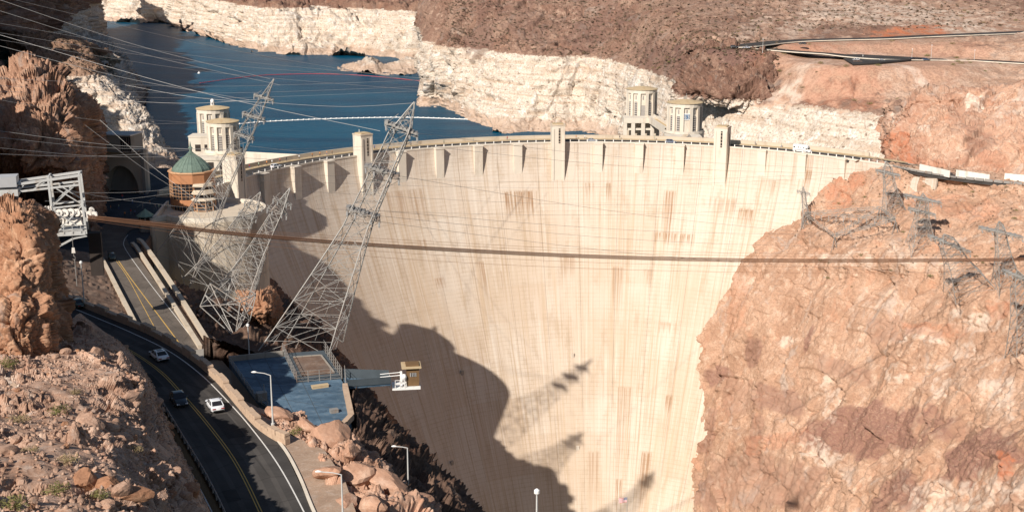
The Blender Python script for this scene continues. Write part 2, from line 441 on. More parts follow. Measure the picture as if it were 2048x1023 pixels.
def patch(name, net, nv, nu, mat, disp, label=None, cat=None, varnish=(), pale=(), rust=(), dry=None, flat=(), clamp=(), tan=(), edge=0, cedge=0, kind='structure', smoothf=True):
    A = np.array(net, float)                              # rows, cols, 3
    A = catmull(A, nv); A = np.swapaxes(catmull(np.swapaxes(A, 0, 1), nu), 0, 1)
    du = np.gradient(A, axis=1); dv = np.gradient(A, axis=0)
    N = np.cross(du, dv); N /= np.linalg.norm(N, axis=2)[..., None] + 1e-9
    for ax_, m_ in ((0, nv), (1, nu)):                    # broad surface direction, so that relief does not fan out over tight bends
        r = max(2, int(m_ * .035))
        for _ in range(2):
            pad = [(0, 0)] * 3; pad[ax_] = (r + 1, r)
            cs = np.cumsum(np.pad(N, pad, mode='edge'), axis=ax_)
            hi = np.take(cs, np.arange(2 * r + 1, 2 * r + 1 + m_), axis=ax_); lo = np.take(cs, np.arange(0, m_), axis=ax_)
            N = (hi - lo) / (2 * r + 1)
    N /= np.linalg.norm(N, axis=2)[..., None] + 1e-9
    sgn = np.sign((N * (CAMP - A)).sum(2).sum())
    N = N * sgn
    Q = A.reshape(-1, 3); n = N.reshape(-1, 3)
    d = disp(Q)
    if edge:                                              # calm the border rows so sheets meet cleanly
        e = np.ones((nv, nu)); r = np.clip(np.arange(nv) / edge, 0, 1)
        e *= r[:, None]; d = d * e.reshape(-1)
    if cedge:
        d = d * np.tile(np.clip((np.arange(nu) + 2) / cedge, .06, 1), (nv, 1)).reshape(-1)
    V = Q + n * d[:, None]
    for pts, hw, fall, dz in flat:                        # benches cut for roads
        pts = np.array(pts); best = np.full(len(V), 1e9); zr = np.zeros(len(V))
        for a, b in zip(pts[:-1], pts[1:]):
            ab = b[:2] - a[:2]; t = np.clip(((V[:, :2] - a[:2]) @ ab) / (ab @ ab), 0, 1)
            dd = np.linalg.norm(V[:, :2] - (a[:2] + t[:, None] * ab), axis=1)
            k = dd < best; best = np.where(k, dd, best); zr = np.where(k, a[2] + t * (b[2] - a[2]), zr)
        w = np.clip((hw + fall - best) / fall, 0, 1); w = w * w * (3 - 2 * w)
        V[:, 2] = V[:, 2] * (1 - w) + (zr + dz) * w
    for poly, zt, grow, mode in clamp:                    # ground kept under (or levelled to) a built floor
        pg = np.array([p[:2] for p in poly], float); cc = pg.mean(0); pg = cc + (pg - cc) * grow
        ins = np.zeros(len(V), bool); j = len(pg) - 1
        for i in range(len(pg)):
            xi, yi = pg[i]; xj, yj = pg[j]
            ins ^= ((yi > V[:, 1]) != (yj > V[:, 1])) & (V[:, 0] < (xj - xi) * (V[:, 1] - yi) / (yj - yi + 1e-9) + xi); j = i
        V[ins, 2] = zt if mode == 'level' else np.minimum(V[ins, 2], zt)
    px, py = PX(Q)
    me = bpy.data.meshes.new(name)
    idx = np.arange(nv * nu).reshape(nv, nu)
    F = np.stack([idx[:-1, :-1], idx[:-1, 1:], idx[1:, 1:], idx[1:, :-1]], -1).reshape(-1, 4)
    if sgn < 0: F = F[:, ::-1]
    me.vertices.add(len(V)); me.vertices.foreach_set('co', V.ravel().astype(np.float32))
    me.loops.add(F.size); me.loops.foreach_set('vertex_index', F.ravel().astype(np.int32))
    me.polygons.add(len(F)); me.polygons.foreach_set('loop_start', np.arange(0, F.size, 4, dtype=np.int32))
    me.polygons.foreach_set('use_smooth', np.full(len(F), smoothf))
    for nm, lst in (('varnish', varnish), ('pale', pale), ('rust', rust), ('tan', tan)):
        if lst:
            a = me.attributes.new(nm, 'FLOAT', 'POINT'); a.data.foreach_set('value', blobs(px, py, Q, lst).astype(np.float32))
    if dry is not None:
        a = me.attributes.new('dry', 'FLOAT', 'POINT'); a.data.foreach_set('value', dry(px, py, V).astype(np.float32))
    me.update(); me.validate()
    me.materials.append(mat)
    o = bpy.data.objects.new(name, me); link(o)
    tag(o, label, cat, kind=kind)
    SURF.setdefault(name, []).append((V, px, py))
    return o, V.reshape(nv, nu, 3)
def surf_pt(V, px, py, near=True):
    """the point of a finished sheet that lies on the sight line through a photo position"""
    q = V.reshape(-1, 3); x, y = PX(q); d = (x - px) ** 2 + (y - py) ** 2
    k = np.argsort(d)[:12]
    D = np.linalg.norm(q[k] - CAMP, axis=1)
    return q[k[np.argmin(D)]] if near else q[k[0]]
def drop_z(V, x, y):
    q = V.reshape(-1, 3); return q[np.argmin((q[:, 0] - x) ** 2 + (q[:, 1] - y) ** 2)]

sc3 = lambda Q, a, b, c: Q * np.array([a, b, c])
def facets(Q, size, h, tilt, seed, groove=0.0, warp=.35, spin=.5):
    """rock split along crossing joints: every block sits proud or sunk and its face leans its own way"""
    sx_, sy_, sz_ = size; r_ = np.random.default_rng(seed); a_, b_ = r_.uniform(-spin, spin, 2) + .3
    ca, sa, cb, sb_ = math.cos(a_), math.sin(a_), math.cos(b_ * .6), math.sin(b_ * .6)
    X = Q[:, 0] * ca + Q[:, 1] * sa; Y = -Q[:, 0] * sa + Q[:, 1] * ca; Z = Q[:, 2] * cb + X * sb_; X = X * cb - Q[:, 2] * sb_
    m_ = (sx_ + sy_ + sz_) / 3
    wv = [fbm(Q / (m_ * 1.6) + 9.1 * k, 2, seed + k) * warp for k in range(3)]
    Z = Z / sz_ + wv[2]; lay = np.floor(Z)
    o1 = (_h(lay, lay * 0, lay * 0 + 3, seed) % 997) / 997.; o2 = (_h(lay, lay * 0 + 5, lay * 0, seed) % 991) / 991.
    X = X / sx_ + wv[0] + o1; Y = Y / sy_ + wv[1] + o2
    ix, iy = np.floor(X), np.floor(Y); hsh = _h(ix, iy, lay, seed + 11)
    c1 = (hsh % 1009) / 1009. - .5; t1 = ((hsh >> 8) % 1013) / 1013. - .5; t2 = ((hsh >> 14) % 1019) / 1019. - .5; t3 = ((hsh >> 20) % 769) / 769. - .5
    fx, fy, fz = X - ix - .5, Y - iy - .5, Z - lay - .5
    d = h * c1 + tilt * (fx * t1 + fy * t2 + fz * t3) * 2
    if groove: d = d - groove * np.clip(1 - np.minimum(np.minimum(.5 - np.abs(fx), .5 - np.abs(fy)), .5 - np.abs(fz)) / .07, 0, 1)
    return d
def crag(big, mid, fine, L, stretch=.45, seed=1, blocks=0.0, ledge=0.0, gr=1.0):
    """fractured rock: broad ribs, then jointed blocks at three sizes with clefts between them"""
    def f(Q):
        W_ = Q + 0.30 * L * np.stack([fbm(Q / L, 2, seed + 31), fbm(Q / L, 2, seed + 32), fbm(Q / L, 2, seed + 33)], 1)
        d = big * (billow(sc3(W_, 1 / L, 1 / L, stretch / L), 2, seed) - .45)
        v = 1 / max(stretch, .3) * .6
        k = mid + blocks
        d += facets(W_, (L * .42, L * .42, L * .42 * v), k * .9, k * 1.3, seed + 3, k * .35 * gr)
        d += facets(W_, (L * .16, L * .16, L * .16 * v), k * .42, k * .6, seed + 4, k * .14 * gr)
        d += facets(Q, (L * .06, L * .06, L * .06), k * .17, k * .25, seed + 6)
        d += fine * fbm(Q * 9 / L, 4, seed + 9)
        if ledge:
            z = W_[:, 2] / ledge + fbm(Q / L, 2, seed + 40) * .6; fr = z - np.floor(z)
            d += ledge * .22 * (np.clip(fr * 1.6, 0, 1) - .5)
        return d
    return f
def rubble(big, L, stones, seed=1):
    """a slope of loose stones: stones = (cell size, height, share)"""
    def f(Q):
        d = big * fbm(Q / L, 4, seed) + big * .45 * (billow(Q * 2.5 / L, 3, seed + 4) - .4)
        dens = fbm(Q / (L * 1.3), 3, seed + 60)
        for k, (c, h, s) in enumerate(stones):
            f1, f2, cid = worley(Q / c, seed + 7 + k)
            on = (cid < np.clip(s + dens * .9, .04, .95))
            rad = .30 + .30 * ((cid * 7.3) % 1)
            d += np.where(on, h * (.5 + ((cid * 13.7) % 1)) * np.clip(1 - (f1 / rad) ** 2, 0, 1) ** .5, 0)
        return d
    return f

ZW = -58.0                                                # lake level
def water_D(y): return (HC - ZW) / (.2396 + (y - 511.5) / FPX * .971)
def z_D(y, z): return (HC - z) / (.2396 + (y - 511.5) / FPX * .971)

# lake
lk = [tuple(arc(k, ZW, RD + 12.5))[:2] for k in np.linspace(-5, 18, 40)]
m = MB(); m.add([(x, y, ZW) for x, y in [(-1500, 470)] + lk + [(560, 500), (560, 2900), (-1500, 2900)]], [tuple(range(len(lk) + 4))])
tag(m.build('lake', M['water']), 'dark blue reservoir lake behind the dam', kind='structure')

# far shore across the lake
def rowP(l): return [P(*p) for p in l]
far_rows = []
xs = [60, 180, 270, 335, 360, 430, 500, 560, 640, 740, 850, 960, 1060]
yw = [42, 43, 45, 46, 57, 78, 101, 107, 109, 112, 120, 105, 100]
def far_row(fy, dD): return [P(x, fy(x, y), water_D(y) + dD) for x, y in zip(xs, yw)]
top_y = np.interp(xs, [60, 430, 500, 560, 700, 830, 940, 1060], [-24, -8, 10, 17, 22, 25, 27, 28])
far_net = [[P(x, y + 6, water_D(y) - 20) for x, y in zip(xs, yw)],
           [P(x, y - 1, water_D(y) + 4) for x, y in zip(xs, yw)],
           [P(x, y + (t - y) * .45, water_D(y) + 28) for x, y, t in zip(xs, yw, top_y)],
           [P(x, t, water_D(y) + 60) for x, y, t in zip(xs, yw, top_y)],
           [P(x, t - 18, water_D(y) + 150) for x, y, t in zip(xs, yw, top_y)],
           [P(x, t - 45, water_D(y) + 330) for x, y, t in zip(xs, yw, top_y)],
           [P(x, t - 90, water_D(y) + 800) for x, y, t in zip(xs, yw, top_y)]]
M['rock_farshore'] = rock_mat('rock_farshore', (.27, .165, .115), (.19, .105, .075), (.37, .245, .175), 18.0, ring=-1.0, speck=.5, bumpd=2.0)
patch('far_shore_cliff', far_net, 150, 620, M['rock_farshore'], crag(22, 7, 2.0, 90, .5, 21, ledge=7), 'pale banded cliff of the far lake shore')
spit = [[P(x, y + d, water_D(y) + e) for x, y in ((676, 138), (700, 143), (740, 147), (790, 149), (840, 147), (880, 142), (905, 138))]
        for d, e in ((3, -15), (-3, 6))]
spit += [[P(x, y, D) for x, y, D in ((690, 134, 1540), (706, 126, 1490), (738, 119, 1480), (770, 128, 1480), (815, 114, 1480), (850, 118, 1470), (900, 120, 1500))],
         [P(x, y + 16, D + 70) for x, y, D in ((690, 132, 1560), (706, 126, 1520), (738, 119, 1520), (770, 128, 1500), (815, 120, 1500), (850, 122, 1500), (900, 124, 1530))]]
patch('rock_spit', spit, 40, 160, M['rock_farshore'], crag(5, 2, 1, 30, .6, 4), 'low pale rock spit running out into the lake')

# Arizona hillside: waterline cliffs, bleached band, brown slopes and the benches of the upper roads
cx = [845, 890, 945, 1010, 1100, 1180, 1250, 1340, 1440, 1540, 1650, 1760, 1880, 2010, 2180]
yw2 = [205, 214, 244, 262, 263, 266]
Dw = [water_D(y) for y in yw2] + [890, 768, 690, 648, 612, 588, 566, 560, 560]
bot = [P(x, y, D) for x, y, D in zip(cx[:6], yw2, Dw)] + [P(x, 511.5 + ((HC - ZW) / D - .2396) / .971 * FPX, D) for x, D in zip(cx[6:], Dw[6:])]
ringy = [160, 97, 100, 109, 112, 113, 128, 158, 187, 202, 222, 236, 246, 252, 255]
ringD = [1175, 1085, 1070, 1020, 992, 985, 925, 815, 735, 700, 664, 640, 622, 612, 606]
r0 = [p + (p - CAMP) * -.015 + np.array([0, 0, -6]) for p in bot]
r1 = bot
rmid = [P(x, y1 + (PX(b)[1] - y1) * .5, D1 * .55 + D0 * .45) for x, y1, D1, D0, b in zip(cx, ringy, ringD, Dw, bot)]
r3 = [P(x, y, D) for x, y, D in zip(cx, ringy, ringD)]
r4y = [130, 72, 70, 72, 75, 82, 92, 118, 140, 160, 180, 196, 200, 196, 190]
r4D = [1190, 1105, 1095, 1055, 1030, 1010, 960, 838, 755, 722, 690, 665, 648, 640, 636]
r5y = [110, 45, 40, 36, 38, 42, 50, 76, 97, 122, 131, 131, 131, 132, 134]
r5D = [1210, 1130, 1120, 1090, 1065, 1050, 990, 865, 778, 728, 715, 712, 708, 700, 690]
r6y = [95, 25, 16, 8, 5, 8, 14, 40, 74, 87, 83, 81, 78, 72, 66]
r6D = [1240, 1160, 1150, 1130, 1105, 1090, 1030, 905, 800, 770, 775, 772, 768, 765, 760]
r7y = [80, 2, -10, -20, -25, -25, -20, 6, 38, 50, 44, 36, 38, 42, 46]
r7D = [1290, 1200, 1190, 1175, 1155, 1140, 1085, 970, 870, 850, 860, 880, 880, 870, 860]
r8y = [70, -20, -40, -52, -58, -60, -56, -40, -10, 0, -2, -6, 2, 6, 8]
r8D = [1350, 1260, 1250, 1240, 1225, 1210, 1160, 1060, 960, 945, 960, 985, 985, 970, 950]
r9 = [P(x, y - 62, D * 1.16) for x, y, D in zip(cx, r8y, r8D)]
hn = [r0, r1, rmid, r3] + [[P(x, y, D) for x, y, D in zip(cx, yy, dd)] for yy, dd in ((r4y, r4D), (r5y, r5D), (r6y, r6D), (r7y, r7D), (r8y, r8D))] + [r9]
for row in hn:                                            # the nose of the headland turns back behind its own skyline
    a = row[0]
    row.insert(0, a + np.array([70, 190, -4]))
# upper roads, measured where they run
road_up = [P(1462, 94, 752), P(1490, 92, 756), P(1560, 84, 775), P(1640, 80, 782), P(1760, 77, 782), P(1840, 73, 782), P(1940, 69, 780), P(2060, 64, 778), P(2200, 58, 770)]
road_lo = [P(1500, 94, 742), P(1530, 98, 742), P(1600, 104, 736), P(1660, 108, 732), P(1712, 114, 726), P(1770, 118, 722), P(1850, 119, 722), P(1950, 121, 720), P(2060, 127, 712), P(2200, 134, 704)]
for L_, z0, z1 in ((road_up, 22.5, 26.0), (road_lo, 22.0, 17.0)):
    n_ = len(L_)
    for i_, p_ in enumerate(L_): p_[2] = .25 * p_[2] + .75 * (z0 + (z1 - z0) * min(1, i_ / (n_ - 3)))
def relook(p, px, py):                                    # keep the height, return to the measured sight line
    return Pz(px, py, p[2])
ru = [(1462, 94), (1490, 92), (1560, 84), (1640, 80), (1760, 77), (1840, 73), (1940, 69), (2060, 64), (2200, 58)]
rl = [(1500, 94), (1530, 98), (1600, 104), (1660, 108), (1712, 114), (1770, 118), (1850, 119), (1950, 121), (2060, 127), (2200, 134)]
road_up = [relook(p, *q) for p, q in zip(road_up, ru)]
road_lo = [relook(p, *q) for p, q in zip(road_lo, rl)]
track_px = [(1735, 132), (1790, 150), (1850, 172), (1890, 186), (1940, 196)]
LAY = [Pz(x, y, 17.6) for x, y in ((1676, 112), (1720, 112), (1850, 119), (1806, 124), (1758, 128.5), (1706, 131), (1694, 124))]
LAYL = [Pz(1704, 122, 17.6), Pz(1760, 122, 17.6), Pz(1830, 121, 17.6)]
varn_far = [(1455, 145, 95, 42, 12, 1.0), (1400, 165, 60, 22, 15, .9), (1180, 70, 60, 26, -20, .55), (1060, 60, 45, 22, 20, .45), (1330, 120, 60, 30, 20, .5),
            (960, 75, 45, 22, -60, .6), (1000, 20, 60, 18, 0, .35), (1230, 30, 50, 20, 30, .35)]
rust_far = [(1700, 190, 70, 26, 3, .42), (1820, 62, 75, 9, -3, 1.0), (1640, 195, 40, 20, 0, .4), (1560, 130, 60, 30, 0, .25), (1800, 150, 120, 22, 0, .25), (1850, 95, 150, 10, 0, .3), (1640, 95, 90, 8, 3, .5)]
pale_far = [(1745, 137, 16, 5, 20, .8), (1775, 147, 22, 5, 22, .8), (1812, 160, 24, 5, 22, .8), (1850, 174, 22, 5, 24, .8), (1890, 186, 24, 5, 15, .9), (1930, 191, 24, 5, -5, .9), (1790, 30, 190, 24, 4, .45), (1940, 55, 130, 10, 6, .5), (1620, 40, 70, 22, -25, .3), (1500, 60, 60, 14, -30, .2), (1560, 190, 45, 12, 5, .5), (1790, 105, 160, 7, 3, .35), (1620, 150, 50, 30, 0, .25), (1790, 158, 130, 8, 20, .3)]
def dry_far(px, py, V): return np.clip((px - 1800) / 60, 0, 1) * np.clip((V[:, 2] + 14) / 6, 0, 1)
hill, HV = patch('hillside', hn, 430, 760, M['rock_far'],
      lambda Q: crag(7, 2.3, 1.0, 46, .6, 8, blocks=.5)(Q) * np.clip(.28 + .72 * np.clip((1400 - PX(Q)[0]) / 260, 0, 1) + .6 * np.clip(1 - np.hypot((PX(Q)[0] - 1455) / 120, (PX(Q)[1] - 140) / 60), 0, 1), 0, 1) + rubble(.8, 30, [(6, 1.2, .3), (3, .6, .3)], 77)(Q),
      'brown hillside with a bleached white band above the lake', varnish=varn_far, pale=pale_far, rust=rust_far, dry=dry_far,
      flat=[(road_up, 14, 22, -.45), (road_lo, 8, 14, -.25), (LAYL, 27, 22, -.2)], 
      tan=[(1850, 150, 330, 62, 0, .95), (1640, 140, 110, 60, 0, .85), (1800, 30, 260, 34, 3, .5), (1700, 92, 260, 22, 0, .8), (2000, 60, 160, 40, 0, .5), (1560, 66, 60, 14, -10, .3)])

# dark outcrop below the bend of the upper road
oc = []
for pts, dd in ((((1388, 108), (1400, 100), (1440, 90), (1490, 97), (1538, 106), (1552, 118), (1560, 130)), (800, 762, 748, 742, 738, 742, 790)),
                (((1374, 130), (1380, 126), (1430, 122), (1490, 124), (1544, 126), (1556, 134), (1562, 140)), (790, 748, 734, 728, 726, 734, 790)),
                (((1362, 158), (1368, 154), (1420, 155), (1490, 156), (1540, 156), (1552, 160), (1558, 164)), (780, 738, 722, 715, 716, 726, 780)),
                (((1350, 180), (1356, 176), (1410, 184), (1480, 192), (1540, 194), (1550, 194), (1556, 194)), (775, 730, 712, 705, 704, 716, 770)),
                (((1350, 205), (1356, 200), (1410, 210), (1480, 222), (1540, 226), (1550, 224), (1556, 222)), (775, 734, 716, 709, 708, 718, 770))):
    oc.append([P(x, y, D) for (x, y), D in zip(pts, dd)])
oc.insert(0, [p + np.array([0, 40, -3]) for p in oc[0]])
M['rock_outcrop'] = rock_mat('rock_outcrop', (.265, .155, .11), (.16, .09, .065), (.38, .25, .18), 7.0, ring=-3.5, speck=.7, bumpd=.8)
patch('rock_outcrop', oc, 150, 230, M['rock_outcrop'], crag(6, 2.6, .9, 24, .6, 131, blocks=1.0), 'dark brown rocky outcrop below the bend of the upper road')
# left lake shore: a bluff with a bleached foot across the cove, and the strip of shore beyond it
sh = []
for y, xr, D0 in ((380, 392, 775), (345, 376, 796), (312, 356, 806), (282, 330, 816), (242, 306, 830), (205, 284, 842), (172, 240, 856), (140, 216, 872), (108, 192, 890), (82, 158, 905), (70, 134, 925)):
    xs_ = [20, 90, xr - 130, xr - 60, xr - 18, xr]
    row = [P(min(x, xr - 30 * (5 - k)), y + (6 if k == 5 else 0) - (0 if y > 90 else [0, -6, 8, 4, 0, 6][k]), D0 + [22, 14, 0, -4, 4, 26][k]) for k, x in enumerate(xs_)]
    row.append(P(xr - 6, y + 12, D0 + 120)); sh.append(row)
sh.append([p + np.array([0, 130, -30]) for p in sh[-1]])
shore, SV = patch('shore_slope', sh, 380, 300, M['rock_shore'], lambda Q: crag(4.5, 1.2, .7, 34, .7, 14, blocks=.5)(Q) + rubble(.5, 20, [(5, 1.3, .3), (2.6, .7, .3)], 70)(Q), 'stony left lake shore with a bleached strip at the water')
s2 = [[P(150, 60, 1750), P(192, 66, 1800), P(206, 78, 1830), P(212, 86, 1836)], [P(150, 90, 1420), P(212, 92, 1480), P(238, 118, 1560), P(247, 134, 1545)],
      [P(150, 120, 1150), P(228, 124, 1250), P(266, 156, 1330), P(276, 172, 1310)], [P(150, 170, 1000), P(236, 160, 1080), P(278, 190, 1180), P(288, 204, 1160)], [P(150, 230, 900), P(240, 220, 980), P(285, 240, 1040), P(300, 262, 985)]]
patch('shore_strip', s2, 160, 120, M['rock_shore'], crag(8, 4, 1.2, 40, .5, 23, blocks=1.0), 'bleached strip of the farther left shore')
# far left cliff in its own shade
fc = []
for yy, dz in ((-120, 1.1), (-40, 1.03), (20, 1.0), (70, .99), (150, .99), (240, 1.0)):
    fc.append([P(x + (0 if yy < 60 else 4), yy + (0 if x < 100 else 14), D * dz) for x, D in ((-420, 540), (-200, 700), (0, 960), (80, 1250), (135, 1550), (176 + max(0, yy) * .12, 1850), (172, 2150))])
patch('shaded_cliff', fc, 170, 260, M['rock_far'], crag(30, 12, 3, 80, .45, 17), 'far left cliff lying in deep shade')

# the left crag above the plaza (its right face kept clear of the service building)
cg = [[(-140, 150, 480), (0, 170, 460), (60, 160, 470), (115, 180, 460), (155, 215, 450), (190, 240, 460), (212, 250, 480)],
      [(-140, 118, 410), (0, 142, 388), (55, 128, 392), (112, 148, 386), (152, 186, 380), (186, 214, 404), (206, 226, 462)],
      [(-140, 190, 368), (0, 192, 355), (60, 192, 352), (118, 212, 350), (160, 242, 352), (206, 268, 408), (220, 274, 470)],
      [(-140, 250, 346), (0, 246, 338), (70, 252, 335), (128, 272, 335), (168, 302, 349), (213, 322, 404), (222, 322, 470)],
      [(-140, 300, 336), (0, 292, 329), (80, 312, 327), (148, 347, 330), (178, 364, 356), (216, 372, 401), (223, 376, 470)],
      [(-140, 336, 348), (0, 330, 350), (80, 352, 348), (150, 394, 342), (178, 410, 364), (217, 430, 393), (225, 434, 470)],
      [(-140, 420, 405), (0, 420, 400), (80, 430, 395), (140, 450, 378), (178, 462, 372), (214, 470, 371), (226, 476, 450)]]
cg = [[(x - (14 if k >= 5 else 6 if k == 4 else 0), y, D) for k, (x, y, D) in enumerate(r)] for r in cg]
patch('left_crag', [rowP(r) for r in cg], 320, 380, M['rock_crag'], crag(5.5, 1.7, .5, 17, .40, 33, blocks=.6), 'craggy red rock bluff rising left of the plaza')

# plaza ground
g = [(-330, 196), (-94, 222), (-62, 222), (-60, 250), (-68, 262), (-100, 326), (-104, 345), (-108, 372), (-106, 395), (-106, 420), (-108, 446), (-132, 470), (-165, 466), (-220, 440), (-360, 440)]
m = MB(); m.prism(g, -12, -1.3)
tag(m.build('ground', M['dirt']), 'bare brown ground beside the roads', kind='structure')
g2 = [(-150, 338), (-103, 331), (-108, 372), (-106, 402), (-108, 440), (-130, 466), (-160, 462), (-170, 420), (-165, 380)]
m = MB(); m.prism(g2, -1.9, -1.1)
tag(m.build('plaza', M['asphalt_blue']), 'dark paved plaza beside the visitor building', kind='structure')

em = [[Pz(212, 505, -1.2), Pz(196, 508, -.4), Pz(150, 500, 2), Pz(90, 496, 5), Pz(-40, 490, 9)], [Pz(236, 570, -1.2), Pz(222, 566, -.5), Pz(165, 560, 2), Pz(95, 556, 5), Pz(-30, 550, 9)],
      [Pz(275, 642, -1.2), Pz(262, 640, -.6), Pz(180, 636, 2), Pz(100, 630, 5), Pz(-20, 620, 9)], [Pz(320, 730, -1.2), Pz(305, 730, -.6), Pz(215, 720, 1), Pz(120, 710, 4), Pz(0, 700, 8)]]
patch('embankment', em, 150, 150, M['dirt'], rubble(.7, 9, [(2.0, .5, .1), (1.0, .35, .2)], 140), 'dark rough bank left of the far road')
# canyon's left wall under plaza and deck
lw = [[P(505, 545, 452), P(560, 700, 470), P(650, 850, 480), P(760, 1010, 490), P(800, 1200, 470)],
      [P(540, 556, dam_D(545, 560) - 1), P(600, 640, dam_D(600, 640) - 1), P(690, 742, dam_D(690, 742) - 1), P(800, 880, dam_D(800, 880) - 1), P(880, 1100, 460)],
      [P(500, 640, 386), P(622, 662, 388), P(690, 770, 398), P(770, 900, 410), P(840, 1090, 420)],
      [P(410, 608, 350), P(562, 654, 352), P(652, 745, 358), P(690, 850, 366), P(800, 1090, 372)],
      [P(330, 545, 312), P(425, 640, 312), P(520, 730, 316), P(640, 850, 320), P(780, 1090, 330)],
      [P(385, 655, 256), P(470, 690, 258), P(570, 760, 268), P(700, 880, 280), P(820, 1090, 300)],
      [P(520, 712, 214), P(640, 735, 217), P(715, 795, 222), P(820, 910, 228), P(925, 1090, 240)],
      [P(650, 870, 180), P(705, 862, 184), P(770, 890, 191), P(850, 950, 200), P(960, 1090, 214)],
      [P(640, 905, 160), P(735, 925, 164), P(820, 965, 172), P(905, 985, 182), P(985, 1120, 198)],
      [P(680, 1040, 138), P(760, 1060, 142), P(860, 1080, 150), P(960, 1120, 164), P(1030, 1250, 180)],
      [P(760, 1230, 112), P(840, 1240, 116), P(940, 1260, 124), P(1040, 1300, 138), P(1110, 1430, 150)]]
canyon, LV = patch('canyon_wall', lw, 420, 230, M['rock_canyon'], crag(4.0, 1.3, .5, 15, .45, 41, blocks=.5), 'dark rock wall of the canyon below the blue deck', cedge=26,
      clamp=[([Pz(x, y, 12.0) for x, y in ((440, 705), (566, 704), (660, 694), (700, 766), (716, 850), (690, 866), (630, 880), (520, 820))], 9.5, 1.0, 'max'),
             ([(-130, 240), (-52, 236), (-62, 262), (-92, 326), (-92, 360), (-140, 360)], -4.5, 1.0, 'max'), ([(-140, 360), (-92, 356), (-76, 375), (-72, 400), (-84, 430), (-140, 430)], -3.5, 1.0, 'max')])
# sunlit knob of rock below the round terrace
kb = [[P(478, 660, 352), P(515, 668, 350), P(550, 672, 350), P(575, 660, 362)],
      [P(474, 615, 344), P(512, 622, 338), P(545, 625, 340), P(562, 625, 356)],
      [P(480, 588, 350), P(512, 582, 344), P(538, 584, 348), P(552, 600, 362)],
      [P(490, 600, 372), P(512, 596, 372), P(540, 602, 374), P(552, 620, 378)]]
patch('rock_knob', kb, 90, 100, M['rock_pinnacle'], crag(2.8, .9, .3, 9, .5, 51, blocks=.4), 'sunlit orange knob of rock under the round terrace')

# near slope left of the road, pinnacle behind it
ZR = 20.0                                                 # level of the near road
def zd(y, z): return (HC - z) / (.2396 + (y - 511.5) / FPX * .971)
nl = [[(168, 632, zd(632, 19.4)), (150, 672, 170), (60, 690, 158), (0, 705, 152), (-140, 712, 144)],
      [(205, 660, zd(660, 19.4)), (172, 690, 161), (75, 716, 148), (0, 738, 140), (-140, 752, 132)],
      [(262, 706, zd(706, 19.4)), (222, 712, 155), (110, 766, 136), (0, 800, 126), (-140, 820, 118)],
      [(312, 782, zd(782, 19.4)), (282, 766, 147), (150, 822, 124), (20, 860, 112), (-140, 880, 104)],
      [(340, 866, zd(866, 19.4)), (308, 838, 138), (190, 880, 113), (50, 915, 101), (-140, 940, 92)],
      [(384, 950, zd(950, 19.4)), (338, 910, 128), (230, 945, 103), (70, 975, 91), (-140, 1000, 82)],
      [(424, 1034, zd(1034, 19.4)), (376, 985, 118), (260, 1010, 94), (90, 1045, 82), (-140, 1070, 73)],
      [(470, 1130, zd(1130, 19.4)), (415, 1090, 106), (290, 1110, 84), (110, 1140, 72), (-140, 1170, 63)],
      [(540, 1260, zd(1260, 19.4)), (470, 1230, 92), (330, 1250, 72), (130, 1280, 60), (-140, 1310, 52)]]
for r_, row in enumerate(nl):                              # steep face between brow and road
    F = P(*row[0]); x_, y_, D_ = row[1]; E_ = P(x_ - 26, y_ + 4, D_ - 3.2)
    G_ = F + (E_ - F) * .42; G_[2] = F[2] + (E_[2] - F[2]) * .56
    Bm = E_ + (P(*row[2]) - E_) * .16; Bm[2] = max(Bm[2], E_[2] + .3)
    nl[r_] = [F, G_, E_, Bm] + [P(*q) for q in row[2:]]
    nl[r_].append(nl[r_][-1] + (nl[r_][-1] - nl[r_][-2]) * 1.1 + np.array([0, 0, -3.0]))
def near_disp(Q):
    f = rubble(1.5, 17, [(2.4, .7, .02), (1.1, .42, .05), (.55, .25, .12)], 61)(Q)
    mk = np.clip(fbm(Q / 9.0, 3, 63) * 4.2 + .15, .05, 1.9)      # outcrops here, dirt there
    return f + crag(1.2, .42, .1, 8, 1.0, 66, blocks=.12)(Q) * mk
near_slope, NV = patch('near_slope', nl, 720, 620, M['rock_slope'], near_disp, 'stony sunlit slope left of the near road', pale=[(20, 765, 14, 10, 0, .8), (30, 780, 10, 8, 0, .7)], smoothf=False, cedge=200)
# keep the foot of the slope off the carriageway
pn = [[(-160, 430, 200), (-40, 440, 198), (30, 440, 198), (62, 452, 198), (84, 470, 200), (82, 480, 215)],
      [(-160, 380, 178), (-40, 398, 174), (25, 406, 171), (64, 418, 172), (90, 446, 178), (86, 452, 196)],
      [(-160, 450, 166), (-40, 462, 160), (30, 470, 157), (78, 480, 161), (103, 500, 174), (97, 508, 198)],
      [(-160, 540, 160), (-40, 552, 155), (32, 556, 152), (86, 560, 157), (112, 572, 171), (106, 578, 198)],
      [(-160, 620, 158), (-40, 630, 152), (32, 636, 149), (92, 640, 154), (126, 648, 169), (120, 652, 198)],
      [(-160, 690, 154), (-40, 700, 149), (32, 702, 148), (96, 698, 153), (130, 694, 168), (128, 694, 198)],
      [(-160, 760, 154), (-40, 770, 150), (32, 760, 150), (96, 745, 155), (132, 730, 170), (130, 730, 198)]]
for r in pn: r.insert(0, (-430, r[0][1] + 4, r[0][2] + 8))
patch('pinnacle', [rowP(r) for r in pn], 420, 330, M['rock_pinnacle'], crag(1.9, .7, .16, 9, .36, 71, blocks=.4), 'tall orange rock pinnacle at the left edge')
